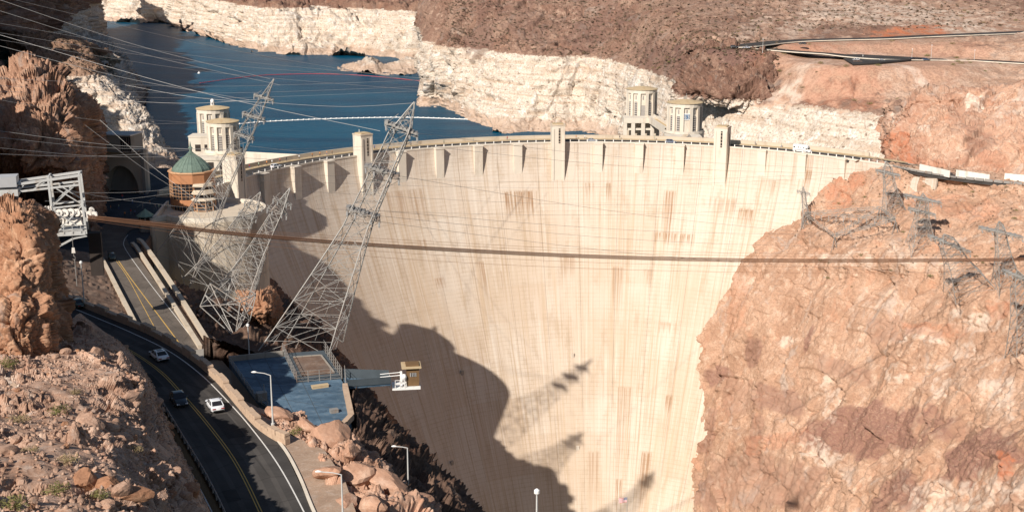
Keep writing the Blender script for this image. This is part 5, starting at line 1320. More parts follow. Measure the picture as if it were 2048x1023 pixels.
for px, py, r_ in ((95, 424, 13), (119, 424, 7), (130, 425, 8), (141, 424, 7.5), (152, 426, 8), (160, 428, 6.5), (172, 431, 7), (182, 432, 8), (178, 422, 5)):
    w = MB(); cpt_ = hpnt(px, py, .6); w.lathe((0, 0, 0), [(r_ * sc, 0), (r_ * sc, .12), (r_ * sc * .86, .2), (r_ * sc * .86, .45), (r_ * sc, .5), (r_ * sc, .62)], 16)
    o = w.build('sheave', M['guard_white'], hf); o.location = cpt_; o.rotation_euler = (R(90), 0, R(random.uniform(-25, 25)))
    MB().tube((0, 0, -.15), (0, 0, .8), r_ * sc * .25, 8).build('axle', M['steel_dark'], o)
for px in (88, 94, 100, 104): MB().tube(hpnt(px, 410, -.2), hpnt(px + 1, 444, -.2), .18, 5).build('cable_loop', M['guard_white'], hf)
for px, py, w_, h_ in ((122, 442, 22, 12), (142, 446, 34, 12), (98, 455, 20, 12)):
    MB().box(hpnt(px, py, 2.0), (w_ * sc, 2.2, h_ * sc), taper=.8).build('winch_housing', M['guard_white'] if px > 110 else M['roof_tan'], hf)
for px in (112, 118, 124, 130): MB().tube(hpnt(px, 437, .8), hpnt(px, 447, .8), .13, 5).build('spindle', M['guard_white'], hf)
MB().box(hpnt(176, 520, 6.0), (2.6, 2.6, 90 * sc)).build('footing', M['opening'], hf)
hkp = P(147, 503, 262); hk = thing('hook_block', 'yellowish hook block hanging below the head frame', 'hook', tuple(hkp), R(14))
MB().box((0, 0, .3), (.75, .5, 1.1), taper=.7).build('sheave_block', M['guard_white'], hk)
MB().poly([(0, 0, -.2), (0, 0, -.9), (.28, 0, -1.3), (.2, 0, -1.7), (-.1, 0, -1.75), (-.25, 0, -1.5)], .1, 6).build('hook', M['steel_dark'], hk)
MB().tube((0, 0, .8), (0, 0, 3.2), .06, 5).build('hoist_rope', M['steel_dark'], hk); MB().tube((.1, 0, -1.6), (.1, 0, -7.5), .09, 5).build('tail_rope', M['steel_dark'], hk)

# ------------------------------------------------------------------ lattice pylons
def pylon(lab, base, top, arms, lv=8, waist=.16, mat='steel', leg_r=.2, br_r=.095, armdir=(1, 0, 0), group='lattice pylons of the power lines', peak=.84, mid=1.35):
    base = [np.array(b, float) for b in base]; top = np.array(top, float); c0 = sum(base) / 4; H = np.linalg.norm(top - c0)
    py = thing('lattice_pylon', lab, 'pylon', tuple(c0), 0, group); O = c0
    w0 = np.mean([np.linalg.norm(b - c0) for b in base])
    def sec(f):
        if f < .5: s = 1 + (waist * mid - 1) * (f / .5) ** .92
        elif f < peak: s = waist * (mid - (mid - 1) * (f - .5) / (peak - .5))
        else: s = waist * (1 - (f - peak) / (1 - peak)) + .012
        return [c0 + (top - c0) * f + (b - c0) * s - O for b in base]
    fs = [0.0]
    while len(fs) < lv: fs.append(peak * (1 - (1 - len(fs) / lv) ** 1.25))
    fs += [peak, peak + (1 - peak) * .4, peak + (1 - peak) * .75, 1.0]
    S_ = [sec(f) for f in fs]
    for q in range(4):
        m = MB(); m.poly([s[q] for s in S_], leg_r, 4); m.build('leg', M[mat], py)
    m = MB(); rr_ = random.Random(len(lab))
    for a, b in zip(S_[:-1], S_[1:]):
        for q in range(4):
            p, q2 = q, (q + 1) % 4
            m.tube(a[p], b[q2], br_r, 4, cap=False); m.tube(a[q2], b[p], br_r, 4, cap=False); m.tube(b[p], b[q2], br_r, 4, cap=False)
        if np.linalg.norm(a[0] - a[2]) > 5:                 # secondary bracing of the wide lower panels
            for q in range(4):
                p, q2 = q, (q + 1) % 4; mid = (a[p] + a[q2] + b[p] + b[q2]) / 4
                m.tube((a[p] + b[p]) / 2, mid, br_r * .8, 4, cap=False); m.tube((a[q2] + b[q2]) / 2, mid, br_r * .8, 4, cap=False); m.tube((a[p] + a[q2]) / 2, mid, br_r * .8, 4, cap=False)
            m.tube(b[0], b[2], br_r * .8, 4, cap=False); m.tube(b[1], b[3], br_r * .8, 4, cap=False)
    m.build('bracing', M[mat], py)
    A = np.array(armdir, float); A /= np.linalg.norm(A); B = np.array([-A[1], A[0], 0]); B /= np.linalg.norm(B)
    for arm in arms:
        (f, hl, dp), rest = arm[:3], arm[3:]
        am = rest[0] if rest else mat
        c = sum(sec(f)) / 4; m = MB(); n_ = 6; up = np.array([0, 0, 1.0])
        for s_ in (-1, 1):
            for z in (0, dp * .45): m.tube(c - A * hl + B * dp * .5 * s_ + up * z * .4, c + A * hl + B * dp * .5 * s_ + up * z * .4, br_r * 1.25, 4)
        for i in range(n_):
            a0, a1 = -hl + 2 * hl * i / n_, -hl + 2 * hl * (i + 1) / n_; z = up * dp * .3
            m.tube(c + A * a0 - B * dp * .5, c + A * a1 + B * dp * .5, br_r, 4); m.tube(c + A * a0 + B * dp * .5 + z, c + A * a1 - B * dp * .5 + z, br_r, 4)
            m.tube(c + A * a0 - B * dp * .5, c + A * a0 + B * dp * .5, br_r, 4); m.tube(c + A * a0 - B * dp * .5, c + A * a1 - B * dp * .5 + z, br_r, 4)
        for s_ in (-1, 1): m.tube(c + A * hl * s_, c + A * hl * .15 * s_ + up * dp * 1.1, br_r, 4); m.tube(c + A * hl * s_, c + A * hl * .2 * s_ - up * dp * .9, br_r, 4)
        ao = m.build('crossarm', M[am], py)
        for a in (-.92, -.46, .46, .92):
            for s_ in (-1, 1):
                p = c + A * hl * a + B * dp * .5 * s_; q = p + B * 1.5 * s_ - up * .5; m = MB()
                for k in range(7): m.tube(p + (q - p) * (k / 7), p + (q - p) * ((k + .62) / 7), .17, 6)
                m.build('insulator', M['insulator'], ao)
        if hl > 2.6:
            m = MB()
            for a in np.linspace(-.85, .85, 9):
                m.box(c + A * hl * a + up * (dp * .22 + .15 * rr_.random()), (hl * .2, dp * 1.05, .2 + .45 * rr_.random()))
            m.build('catwalk_grating', M['steel' if am == 'steel' else am], ao)
    return py
# left bank: three inclined pylons
pA = [P(311, 508, 352), P(336, 484, 360), P(396, 556, 360), P(374, 584, 350)]
topA = P(548, 158, 338)
pylon('thin leaning pylon rising over the copper clad building to the left intake towers', pA, topA, [(.70, 2.8, 2.2), (.80, 3.2, 2.4), (.9, 2.8, 2.0)], 9, .20, armdir=(.94, .1, -.3), br_r=.055, leg_r=.12, mid=2.1)
pB = [P(397, 622, 302), P(446, 566, 312), P(510, 590, 312), P(470, 672, 300)]
pylon('shorter leaning pylon in front of the round terrace wall', pB, P(580, 376, 300), [(.80, 2.6, 2.6), (.88, 2.4, 2.2)], 9, .22, 'steel', .12, .055, armdir=(.9, .1, -.35), mid=1.8)
pD = [P(366, 556, 338), P(418, 522, 346), P(474, 566, 346), P(446, 612, 336)]
pylon('leaning pylon between the two shorter ones in front of the terrace wall', pD, P(521, 384, 334), [(.74, 2.6, 2.6), (.86, 2.6, 2.2)], 8, .24, 'steel', .12, .055, armdir=(.9, .1, -.35), mid=1.9)
pC = [P(512, 708, 218), P(574, 676, 228), P(686, 684, 228), P(656, 712, 217)]
pylon('tallest leaning pylon standing behind the blue deck', pC, P(829, 204, 216), [(.545, 3.2, 2.6, 'steel_dark'), (.715, 3.3, 2.6, 'steel_dark'), (.885, 3.1, 2.6)], 10, .26, armdir=(.93, .1, -.36), br_r=.052, leg_r=.115, peak=.88)
# extra splayed foot frame of the short pylon
ft = thing('foot_frame', 'low splayed lattice foot below the shorter leaning pylon', 'frame', tuple(P(430, 640, 290)))
m = MB(); O = P(430, 640, 290)
fp = [P(400, 612, 292), P(452, 606, 298), P(500, 640, 298), P(470, 674, 290)]; fq = [P(420, 566, 292), P(462, 556, 298), P(512, 588, 298), P(480, 606, 290)]
for i in range(4):
    j = (i + 1) % 4
    for a, b in ((fp[i], fq[i]), (fp[i], fq[j]), (fp[j], fq[i]), (fp[i], fp[j]), (fq[i], fq[j]), ((fp[i] + fq[i]) / 2, (fp[j] + fq[j]) / 2), (fp[i], (fp[j] + fq[j]) / 2)): m.tube(a - O, b - O, .12, 4)
m.build('bracing', M['steel'], ft)
# right bank
def rpyl(lab, basepx, toppx, dtop, arms, size, **kw):
    b = surf_pt(RV, *basepx); Db = float(np.dot(b - CAMP, np.array([0, cpt, -spt])))
    base = [b + np.array([sx_ * size, sy_ * size, -.6 + (.8 if sy_ > 0 else 0)]) for sx_, sy_ in ((-1, -1), (-1, 1), (1, 1), (1, -1))]
    base = [np.array([q[0], q[1], drop_z(RV, q[0], q[1])[2] - .3]) if abs(drop_z(RV, q[0], q[1])[2] - b[2]) < 7 else q for q in base]
    return pylon(lab, base, P(*toppx, Db + dtop), arms, 6, .36, 'steel', .12, .055, **kw)
ad = (.93, -.12, -.2)
rpyl('pylon nearest the right end of the dam, its grey arm just under the road', (1786, 436), (1772, 322), -6, [(.76, 4.4, 2.6, 'steel')], 3.6, armdir=ad)
rpyl('right bank pylon with two arms between the road and the brown cables', (1838, 492), (1846, 386), -6, [(.62, 4.6, 2.4), (.86, 6.4, 2.8, 'steel')], 4.0, armdir=ad)
rpyl('right bank pylon whose dark arm touches the brown cables', (1935, 596), (1888, 468), -10, [(.80, 7.0, 2.4)], 6.0, armdir=(.9, -.12, -.36))
rpyl('right bank pylon with a pale arm just above the brown cables', (2014, 560), (1998, 442), -8, [(.80, 6.6, 2.8, 'steel')], 3.6, armdir=ad)
rpyl('pylon cut by the right picture edge below the brown cables', (2052, 690), (2034, 540), -8, [(.90, 4.6, 2.4)], 4.2, armdir=(.9, -.12, -.36))
rpyl('slender pale pylon standing before the dam at the left tip of the right bank', (1612, 446), (1606, 372), -3, [(.84, 2.6, 1.6, 'steel')], 1.6, armdir=ad)
# long low gantry on the right bench
g0, g1, g2, g3 = [surf_pt(RV, *q) for q in ((1604, 452), (1668, 494), (1790, 462), (1756, 440))]
gt = thing('switch_gantry', 'long low steel gantry spread over the bench right of the dam', 'gantry', tuple(g0)); O = g0
hz = np.array([0, 0, 4.8]); corners = [g0 + hz, g1 + hz * .9, g2 + hz * .9, g3 + hz]
m = MB()
for a, b in ((corners[0], corners[3]), (corners[0], corners[1]), (corners[1], corners[2]), (corners[3], corners[2]), (corners[0], corners[2]), (corners[1], corners[3])):
    n_ = 10; u_ = np.array([0, 0, .9])
    m.tube(a - O, b - O, .11, 4); m.tube(a - O + u_, b - O + u_, .11, 4)
    for i in range(n_): p, q = a + (b - a) * i / n_, a + (b - a) * (i + 1) / n_; m.tube(p - O, q - O + u_, .07, 4); m.tube(p - O + u_, q - O, .07, 4)
m.build('truss_beam', M['steel'], gt)
for c_, g_ in zip(corners, (g0, g1, g2, g3)):
    for dx, dy in ((-1.3, -.8), (1.3, -.8), (0, 1.3)):
        MB().tube(g_ + np.array([dx, dy, -1.5]) - O, c_ - O, .12, 4).build('strut', M['steel_dark'], gt)
m = MB(); rr_ = random.Random(5)
for i in range(70):
    a = corners[0] + (corners[3] - corners[0]) * rr_.random(); b = corners[1] + (corners[2] - corners[1]) * rr_.random(); f = rr_.random() * .8
    p = a + (b - a) * f; q = p + np.array([rr_.uniform(-3, 3), rr_.uniform(-3, 3), rr_.uniform(-3.5, -.2)]); m.tube(p - O, q - O, .06, 4)
m.build('bracing', M['steel_dark'], gt)
for i in range(12):
    a = corners[0] + (corners[2] - corners[0]) * (i + .5) / 12; q = a + np.array([0, -.6, -2.0]); m = MB()
    for k in range(6): m.tube(a + (q - a) * k / 6 - O, a + (q - a) * (k + .6) / 6 - O, .16, 6)
    m.build('insulator', M['insulator'], gt)

# ------------------------------------------------------------------ cables
def cable(name, lab, cat, pts, r, mat, group, n=60, sides=4):
    L_ = catmull(np.array([P(*p) for p in pts]), n); m = MB(); m.poly(L_, r, sides)
    o = m.build(name, mat, None, True); return tag(o, lab, cat, group)
track = [(176, 434, 262), (330, 451, 272), (500, 470, 284), (800, 493, 304), (1200, 513, 330), (1600, 521, 352), (2060, 518, 380), (2300, 512, 396)]
ORD = ['uppermost', 'second from the top', 'third from the top', 'fourth from the top', 'fifth from the top', 'lowest']
for k in range(6):
    dy = (k - 2.5) * 1.35
    cable('track_cable', ORD[k] + ' of the six brown cableway track cables crossing before the dam', 'cable', [(x, y + dy * (1 if x < 2000 else .8), D + (k % 3) * .25) for x, y, D in track], .068, M['cable_brown'], 'brown cableway track cables', 80)
for k, dy in enumerate((-14, -9, 12, 24)):
    cable('messenger_cable', ('thin brown wire highest above the thick track cables', 'thin brown wire just above the thick track cables', 'thin brown wire just below the thick track cables', 'thin brown wire lowest below the thick track cables')[k], 'cable', [(x, y + dy * min(1, x / 700), D) for x, y, D in track], .035, M['cable_brown'], 'thin wires beside the cableway track', 60)
wires = [((0, 0, 300), (540, 158, 322)), ((0, 22, 300), (560, 170, 330)), ((30, 0, 300), (900, 172, 460)), ((0, 47, 300), (860, 158, 460)), ((0, 70, 300), (760, 262, 216)), ((0, 80, 300), (850, 181, 460)), ((0, 66, 310), (800, 157, 460)), ((0, 92, 300), (500, 200, 320)),
         ((80, 0, 320), (1250, 250, 620)), ((150, 0, 330), (1400, 240, 620)), ((0, 157, 340), (850, 160, 520)), ((0, 172, 345), (860, 172, 520)), ((0, 183, 345), (860, 181, 520)), ((230, 201, 345), (538, 197, 325)),
         ((250, 170, 330), (540, 206, 322)), ((0, 200, 300), (410, 247, 560)), ((150, 235, 320), (390, 246, 560)), ((0, 262, 300), (460, 300, 330)), ((0, 275, 300), (420, 298, 350)), ((0, 296, 290), (430, 312, 350)), ((0, 308, 290), (380, 300, 350)),
         ((100, 384, 262), (440, 368, 345)), ((90, 402, 262), (350, 386, 345)), ((0, 350, 280), (420, 420, 345)), ((170, 250, 330), (420, 420, 345)), ((200, 240, 350), (400, 405, 345)), ((520, 300, 330), (1130, 250, 520)), ((500, 292, 330), (720, 300, 470)), ((470, 315, 330), (700, 308, 470)),
         ((500, 345, 320), (1780, 344, 470)), ((480, 360, 320), (1790, 350, 470)), ((560, 380, 300), (1850, 400, 440)), ((560, 415, 300), (1860, 405, 440)), ((800, 262, 216), (1780, 342, 470)), ((830, 290, 216), (1800, 350, 470)), ((757, 345, 216), (1900, 490, 400)), ((720, 428, 216), (1960, 500, 380)), ((740, 420, 216), (2000, 470, 400)), ((700, 436, 216), (2060, 556, 370)), ((530, 205, 322), (830, 206, 216))]
NTH = ['first', 'second', 'third', 'fourth', 'fifth', 'sixth', 'seventh', 'eighth', 'ninth', 'tenth', 'eleventh', 'twelfth', 'thirteenth', 'fourteenth', 'fifteenth', 'sixteenth', 'seventeenth', 'eighteenth', 'nineteenth', 'twentieth', 'twenty first', 'twenty second', 'twenty third', 'twenty fourth', 'twenty fifth', 'twenty sixth', 'twenty seventh', 'twenty eighth', 'twenty ninth', 'thirtieth']
lk_ = sorted([i for i, (a, b) in enumerate(wires) if b[0] < 1000], key=lambda i: (wires[i][0][1], wires[i][0][0]))
df_ = sorted([i for i, (a, b) in enumerate(wires) if b[0] >= 1000], key=lambda i: wires[i][1][1] * 1000 + wires[i][1][0])
for i, (a, b) in enumerate(wires):
    mid = ((a[0] + b[0]) / 2, (a[1] + b[1]) / 2 + 4 + abs(b[0] - a[0]) * .012, (a[2] + b[2]) / 2)
    ov = b[0] < 1000
    cable('power_line', ('pale power line above the lake side, ' + NTH[lk_.index(i)] + ' from the top by its left end') if ov else ('thin dark power line across the dam, ' + NTH[df_.index(i)] + ' from the top by its right end'), 'power line', [a, mid, b], .05 if ov else .03, M['wire'] if ov else M['steel_dark'], 'power lines above the lake side' if ov else 'power lines crossing the dam face', 40, 3)

# floating booms on the lake
def boom(name, lab, pts, r, mat, step, fl):
    L_ = resample([Pz(x, y, ZW + .3) for x, y in pts], step); bm_ = thing(name, lab, 'boom')
    m = MB(); m.poly(L_, r * .45, 5); m.build('line', mat, bm_)
    m = MB()
    for p in L_: m.lathe(p - np.array([0, 0, r * .6]), [(r * .3, 0), (r, r * .5), (r, r * .9), (r * .3, r * 1.4)], 6)
    o = m.build('float', mat, bm_); o['kind'] = 'stuff'
boom('buoy_line', 'red buoy line across the far lake', [(400, 166), (500, 153), (560, 149), (650, 148), (740, 152), (850, 163)], .55, M['red_buoy'], 7, 1)
boom('float_boom', 'pale floating boom across the lake behind the dam', [(470, 249), (520, 244), (620, 239), (720, 236), (820, 235), (940, 239)], 1.0, M['white_paint'], 4.5, 1)
b_ = Pz(398, 147, ZW); tag(MB().lathe(b_ - np.array([0, 0, .8]), [(.6, 0), (1.6, .6), (1.6, 1.4), (.9, 2.1), (.3, 3.0)], 10).build('buoy', M['white_paint']), 'single white buoy on the open lake', 'buoy')

# ------------------------------------------------------------------ lamps, flag
def lamp(lab, px, py0, py1, D, armpx, z_ext=0.0):
    b = P(px, py1, D); h = float(P(px, py0, D)[2] - b[2]); la = thing('street_lamp', lab, 'street lamp', tuple(b), 0, 'street lamps')
    al = armpx * D / FPX; s_ = math.copysign(1, al) if al else -1
    MB().tube((0, 0, -z_ext), (0, 0, h * .97), .13, 8, .075).build('pole', M['steel_white'], la)
    MB().lathe((0, 0, -z_ext), [(.24, 0), (.24, .3), (.14, .34)], 8).build('base', M['steel_white'], la)
    if al:
        MB().poly([(0, 0, h * .97), (al * .35, 0, h * 1.01), (al * .85, 0, h * 1.03)], .055, 6).build('arm', M['steel_white'], la)
        m = MB(); m.lathe((0, 0, -.08), [(.05, 0), (.2, .05), (.2, .16), (.06, .24)], 10, squash=.5); o = m.build('lamp_head', M['white_paint'], la); o.location = (al * .95, 0, h * 1.03); o.scale = (1.7, 1.0, 1.0)
    else:
        MB().lathe((0, 0, h * .96), [(.12, 0), (.26, .1), (.26, .4), (.08, .55)], 10).build('lamp_head', M['white_paint'], la)
    return la
lamp('white street lamp standing in front of the blue deck', 546, 738, 850, 159, -34)
lamp('white street lamp at the canyon edge of the pink rocks', 816, 888, 946, 163, -28, 4)
lamp('street lamp whose pole crosses the pink rocks at the bottom', 686, 935, 1040, 132, -48, 3)
lamp('slim white lamp rising from the bottom edge before the dam', 1073, 966, 1120, 116, 0, 3)
lamp('grey lamp pole between the lattice foot and the blue deck', 499, 645, 716, 216, 0, 3)
lamp('thin pole behind the near parapet at the pinnacle', 168, 520, 598, 214, 0, 2)
for px, py0, py1, lab in ((1525, 78, 106, 'lamp post at the bend of the upper hillside road'), (1724, 110, 139, 'lamp post beside the hillside parking area'), (1823, 98, 122, 'lamp post behind the lower hillside road, midway'), (1862, 90, 116, 'lamp post right of the midway one on the hillside road'), (1948, 100, 124, 'lamp post on the lower hillside road towards the right edge')):
    lamp(lab, px, py0, py1, 722, 0)
fp_ = P(1253, 1060, 452); fl_ = thing('flagpole', 'small national flag flying in front of the lower dam', 'flag', tuple(fp_)); hF = float(P(1253, 986, 452)[2] - fp_[2])
MB().tube((0, 0, -14), (0, 0, hF + .3), .12, 6).build('pole', M['steel'], fl_)
def flagm(name, col): return plain(name, col, .8, 0, .06, 2)
M['flag_red'] = flagm('flag_red', (.5, .03, .05)); M['flag_white'] = flagm('flag_white', (.75, .74, .72)); M['flag_navy'] = flagm('flag_navy', (.02, .03, .12))
fw, fh = 3.0, 1.9; m = MB(); n_ = 12
def fz(u): return (-u * fw, .22 * math.sin(u * 7.0), -.25 * u)
for s_ in range(13):
    z0, z1 = hF - fh * (s_ + 1) / 13, hF - fh * s_ / 13
    for i in range(n_):
        u0, u1 = i / n_, (i + 1) / n_; a, b = fz(u0), fz(u1)
        mi = (0 if s_ % 2 == 0 else 1)
        if s_ < 7 and u1 <= .42: mi = 2
        m.quad((a[0], a[1], z0 + a[2]), (b[0], b[1], z0 + b[2]), (b[0], b[1], z1 + b[2]), (a[0], a[1], z1 + a[2]), mi)
cl = m.build('cloth', [M['flag_red'], M['flag_white'], M['flag_navy']], fl_)
m = MB()
for r_ in range(5):
    for c_ in range(6):
        u = (.04 + .065 * c_ ); a = fz(u); z = hF - fh * (.05 + .1 * r_) + a[2]; s2 = .05
        m.quad((a[0] - s2, a[1] - .02, z - s2), (a[0] + s2, a[1] - .02, z - s2), (a[0] + s2, a[1] - .02, z + s2), (a[0] - s2, a[1] - .02, z + s2))
o = m.build('star', M['flag_white'], cl); o['kind'] = 'stuff'

# ------------------------------------------------------------------ vehicles
def loft(secs, name, mats, parent, mi=None, smooth_=True):
    """secs: list of closed rings (same count)"""
    m = MB(); n = len(secs[0]); vs = [v for s in secs for v in s]; fs = []; ms = []
    for i in range(len(secs) - 1):
        for k in range(n):
            fs.append((i * n + k, i * n + (k + 1) % n, (i + 1) * n + (k + 1) % n, (i + 1) * n + k))
    fs += [tuple(range(n))[::-1], tuple(range((len(secs) - 1) * n, len(secs) * n))]
    m.add(vs, fs); return m.build(name, mats, parent, smooth_)
def ring(x, w, z0, z1, r=.12, tum=.0):
    w0, w1 = w, w - tum
    return [(x, -w0 + r * .6, z0), (x, w0 - r * .6, z0), (x, w0, z0 + r), (x, w0, z0 + (z1 - z0) * .55), (x, w1, z1 - r), (x, w1 - r * 1.4, z1), (x, -w1 + r * 1.4, z1), (x, -w1, z1 - r), (x, -w0, z0 + (z1 - z0) * .55), (x, -w0, z0 + r)]
def make_car(lab, loc, head, paintm, kind='sedan', sc_=1.0, group=None, pitch=0.0):
    ca = thing('parked_car' if group and 'parked' in group else 'car', lab, 'car', tuple(loc), head, group)
    L, Wd, H = {'sedan': (4.8, .92, 1.46), 'suv': (4.7, .94, 1.72), 'jeep': (4.0, .88, 1.8), 'hatch': (4.4, .90, 1.5), 'pickup': (5.6, .98, 1.8)}[kind]
    h = L / 2
    belt = {'sedan': .92, 'suv': 1.06, 'jeep': 1.05, 'hatch': .95, 'pickup': 1.08}[kind]
    P_ = M[paintm]
    hoodz = belt - (.08 if kind in ('sedan', 'hatch') else .02); trz = belt + (.04 if kind == 'sedan' else .02)
    secs = [ring(-h, Wd * .80, .42, belt - .20, .1), ring(-h + .12, Wd * .92, .30, trz - .06, .12), ring(-h + .55, Wd * .98, .22, trz, .12, .04), ring(-h + 1.1, Wd, .2, belt + .02, .12, .04), ring(0, Wd, .2, belt, .12, .03), ring(h - 1.4, Wd, .2, belt - .01, .12, .04), ring(h - .75, Wd * .97, .22, hoodz - .06, .14, .08), ring(h - .15, Wd * .88, .28, hoodz - .18, .14, .1), ring(h, Wd * .74, .36, hoodz - .30, .1)]
    if kind == 'jeep': secs = [ring(-h, Wd * .9, .4, belt, .06), ring(-h + .1, Wd, .35, belt, .06), ring(h - 1.2, Wd, .35, belt, .06), ring(h - 1.1, Wd * .8, .4, belt - .05, .06), ring(h - .1, Wd * .74, .42, belt - .08, .06), ring(h, Wd * .72, .45, belt - .15, .06)]
    loft(secs, 'body', P_, ca)
    rear0, rear1 = {'sedan': (-h + .55, -h + 1.35), 'suv': (-h + .18, -h + .55), 'jeep': (-h + .1, -h + .2), 'hatch': (-h + .35, -h + 1.15), 'pickup': (-.6, -.4)}[kind]
    fr0, fr1 = {'sedan': (h - 1.3, h - 2.15), 'suv': (h - 1.25, h - 1.95), 'jeep': (h - 1.35, h - 1.6), 'hatch': (h - 1.25, h - 2.1), 'pickup': (h - 1.7, h - 2.4)}[kind]
    wr = Wd - .2; wb = Wd - .06
    def cab(name, x0, x1, x2, x3, z0, z1, wb_, wr_, mat, parent, d=0.0):
        m = MB(); b = [(x0, -wb_, z0), (x3, -wb_, z0), (x3, wb_, z0), (x0, wb_, z0), (x1, -wr_, z1), (x2, -wr_, z1), (x2, wr_, z1), (x1, wr_, z1)]
        m.add(b, [(0, 1, 5, 4), (1, 2, 6, 5), (2, 3, 7, 6), (3, 0, 4, 7), (4, 5, 6, 7), (3, 2, 1, 0)]); return m.build(name, mat, parent)
    zb, zr = belt - .02, H - .07
    cab('cabin', rear0, rear1, fr1, fr0, zb, zr, wb, wr, P_, ca)
    # roof skin, slightly crowned
    secs2 = []
    for x, dz_ in ((rear1 - .06, -.01), (rear1 + .25, .05), ((rear1 + fr1) / 2, .075), (fr1 - .25, .05), (fr1 + .06, -.01)):
        secs2.append([(x, -wr - .01, zr - .03), (x, wr + .01, zr - .03), (x, wr, zr + .01), (x, wr * .6, zr + dz_), (x, -wr * .6, zr + dz_), (x, -wr, zr + .01)])
    rf = loft(secs2, 'roof', P_, ca)
    def glass(name, pts, parent=ca):
        m = MB(); m.add(pts, [tuple(range(len(pts)))]); return m.build(name, M['dark_glass'], parent)
    def lerp(a, b, f): return tuple(a[i] + (b[i] - a[i]) * f for i in range(3))
    def pane(name, A, B, C_, D_, nrm, m0=.08):
        q = []
        for u, v in ((m0, .1), (1 - m0, .1), (1 - m0, .93), (m0, .93)): q.append(lerp(lerp(A, B, u), lerp(D_, C_, u), v))
        q = [tuple(c[i] + nrm[i] * .018 for i in range(3)) for c in q]; return glass(name, q)
    pane('rear_window', (rear0, -wb, zb), (rear0, wb, zb), (rear1, wr, zr), (rear1, -wr, zr), (-.7, 0, .7))
    pane('windscreen', (fr0, -wb, zb), (fr0, wb, zb), (fr1, wr, zr), (fr1, -wr, zr), (.7, 0, .7))
    for s_ in (-1, 1):
        xm0 = (rear0 + fr0) / 2 - .05; xm1 = (rear1 + fr1) / 2 - .05
        pane('side_window', (rear0 + .15, s_ * wb, zb), (xm0, s_ * wb, zb), (xm1, s_ * wr, zr), (rear1 + .05, s_ * wr, zr), (0, s_, .2), .05)
        pane('side_window', (xm0 + .1, s_ * wb, zb), (fr0 - .15, s_ * wb, zb), (fr1 - .02, s_ * wr, zr), (xm1 + .1, s_ * wr, zr), (0, s_, .2), .05)
        MB().box((fr0 - .25, s_ * (Wd + .1), zb + .08), (.14, .2, .13)).build('mirror', P_, ca)
        MB().box((h - .1, s_ * Wd * .60, hoodz - .30), (.2, .36, .12)).build('headlight', M['lamp_clear'], ca)
        MB().box((-h + .05, s_ * Wd * .64, belt - .24), (.16, .42, .15)).build('tail_light', M['lamp_red'], ca)
        MB().box((0, s_ * (Wd + .005), .30), (L * .5, .05, .14)).build('sill', M['rubber'], ca)
        for x in (-h + .95, h - .95):
            w = MB().lathe((0, 0, -.11), [(.33, 0), (.36, .03), (.36, .19), (.33, .22)], 16).build('wheel', M['rubber'], ca, True); w.location = (x, s_ * (Wd - .1), .36); w.rotation_euler = (R(90), 0, 0)
            MB().lathe((0, 0, -.125), [(.20, 0), (.23, .02), (.23, .23), (.20, .25)], 10).build('rim', M['rim'], w)
    MB().box((-h + .0, 0, belt - .42), (.05, .5, .14)).build('number_plate', M['white_paint'], ca)
    MB().box((-h + .02, 0, .42), (.12, Wd * 1.5, .16)).build('rear_bumper', M['rubber'], ca)
    MB().box((h - .02, 0, hoodz - .5), (.1, Wd * 1.0, .18)).build('grille', M['rubber'], ca)
    if kind == 'sedan' and paintm == 'car_white': MB().box(((rear1 + fr1) / 2 - .1, 0, zr + .085), (.75, wr * 1.1, .012)).build('sunroof', M['dark_glass'], ca)
    return ca
def hd(px0, py0, px1, py1, z):
    a, b = Pz(px0, py0, z), Pz(px1, py1, z); return math.atan2(b[1] - a[1], b[0] - a[0])
make_car('white sedan with a dark sunroof driving away along the shaded near road', Pz(318, 716, ZR + .02), hd(330, 722, 294, 694, ZR), 'car_white', 'sedan')
make_car('white hatchback driving away at the edge of the sunlight on the near road', Pz(430, 816, ZR + .02), hd(440, 826, 412, 786, ZR), 'car_white', 'hatch')
make_car('black car coming down the shaded near road towards the viewer', Pz(358, 804, ZR + .02), hd(340, 776, 368, 818, ZR), 'car_black', 'sedan')
make_car('dark green car in deep shade beside the pinnacle', Pz(152, 612, ZR + .02), hd(180, 622, 130, 603, ZR), 'car_green', 'sedan')
make_car('dark open jeep driving on the far road at the shade line', Pz(224, 519, ZF + .08), hd(216, 506, 232, 530, ZF), 'car_green', 'jeep')
def on_crest(k, rr_=RD + 4.2): p = arc(k, -.48, rr_); return p, -(T0 + DT * k)
for k, lab, pm, kd in ((.72, 'white suv on the crest road left of the tallest pylon', 'car_white', 'suv'), (8.85, 'silver car on the crest road right of the middle crest tower', 'car_silver', 'sedan'), (10.72, 'dark blue car on the crest road below the blue number sign', 'car_blue', 'suv')):
    p, a = on_crest(k); make_car(lab, p, a, pm, kd)
for px, py, z, lab, pm, kd in ((1711, 120, 18.7, 'white suv parked left of the other white car on the hillside area', 'car_white', 'suv'), (1762, 121, 18.7, 'white car parked right of the white suv on the hillside area', 'car_white', 'sedan'), (1826, 118.5, 18.7, 'dark car behind the lamp post on the lower hillside road', 'car_black', 'sedan'), (1852, 119, 18.7, 'blue grey car furthest right on the lower hillside road', 'car_blue', 'sedan'),
                         (1468, 94, 22.6, 'black van at the bend of the upper hillside road', 'car_black', 'suv'), (1492, 95, 22.4, 'silver car beside the black van at the hillside bend', 'car_silver', 'sedan'), (1605, 87, 24.0, 'small dark car in the shaded cutting of the upper hillside road', 'car_black', 'sedan'), (1716, 124, 18.7, 'brown pickup parked at the front corner of the hillside area', 'car_brown', 'pickup')):
    make_car(lab, Pz(px, py + 2, z if z > 20 else 17.7), random.choice((R(-12), R(168), R(5))), pm, kd, group='vehicles parked on the hillside')
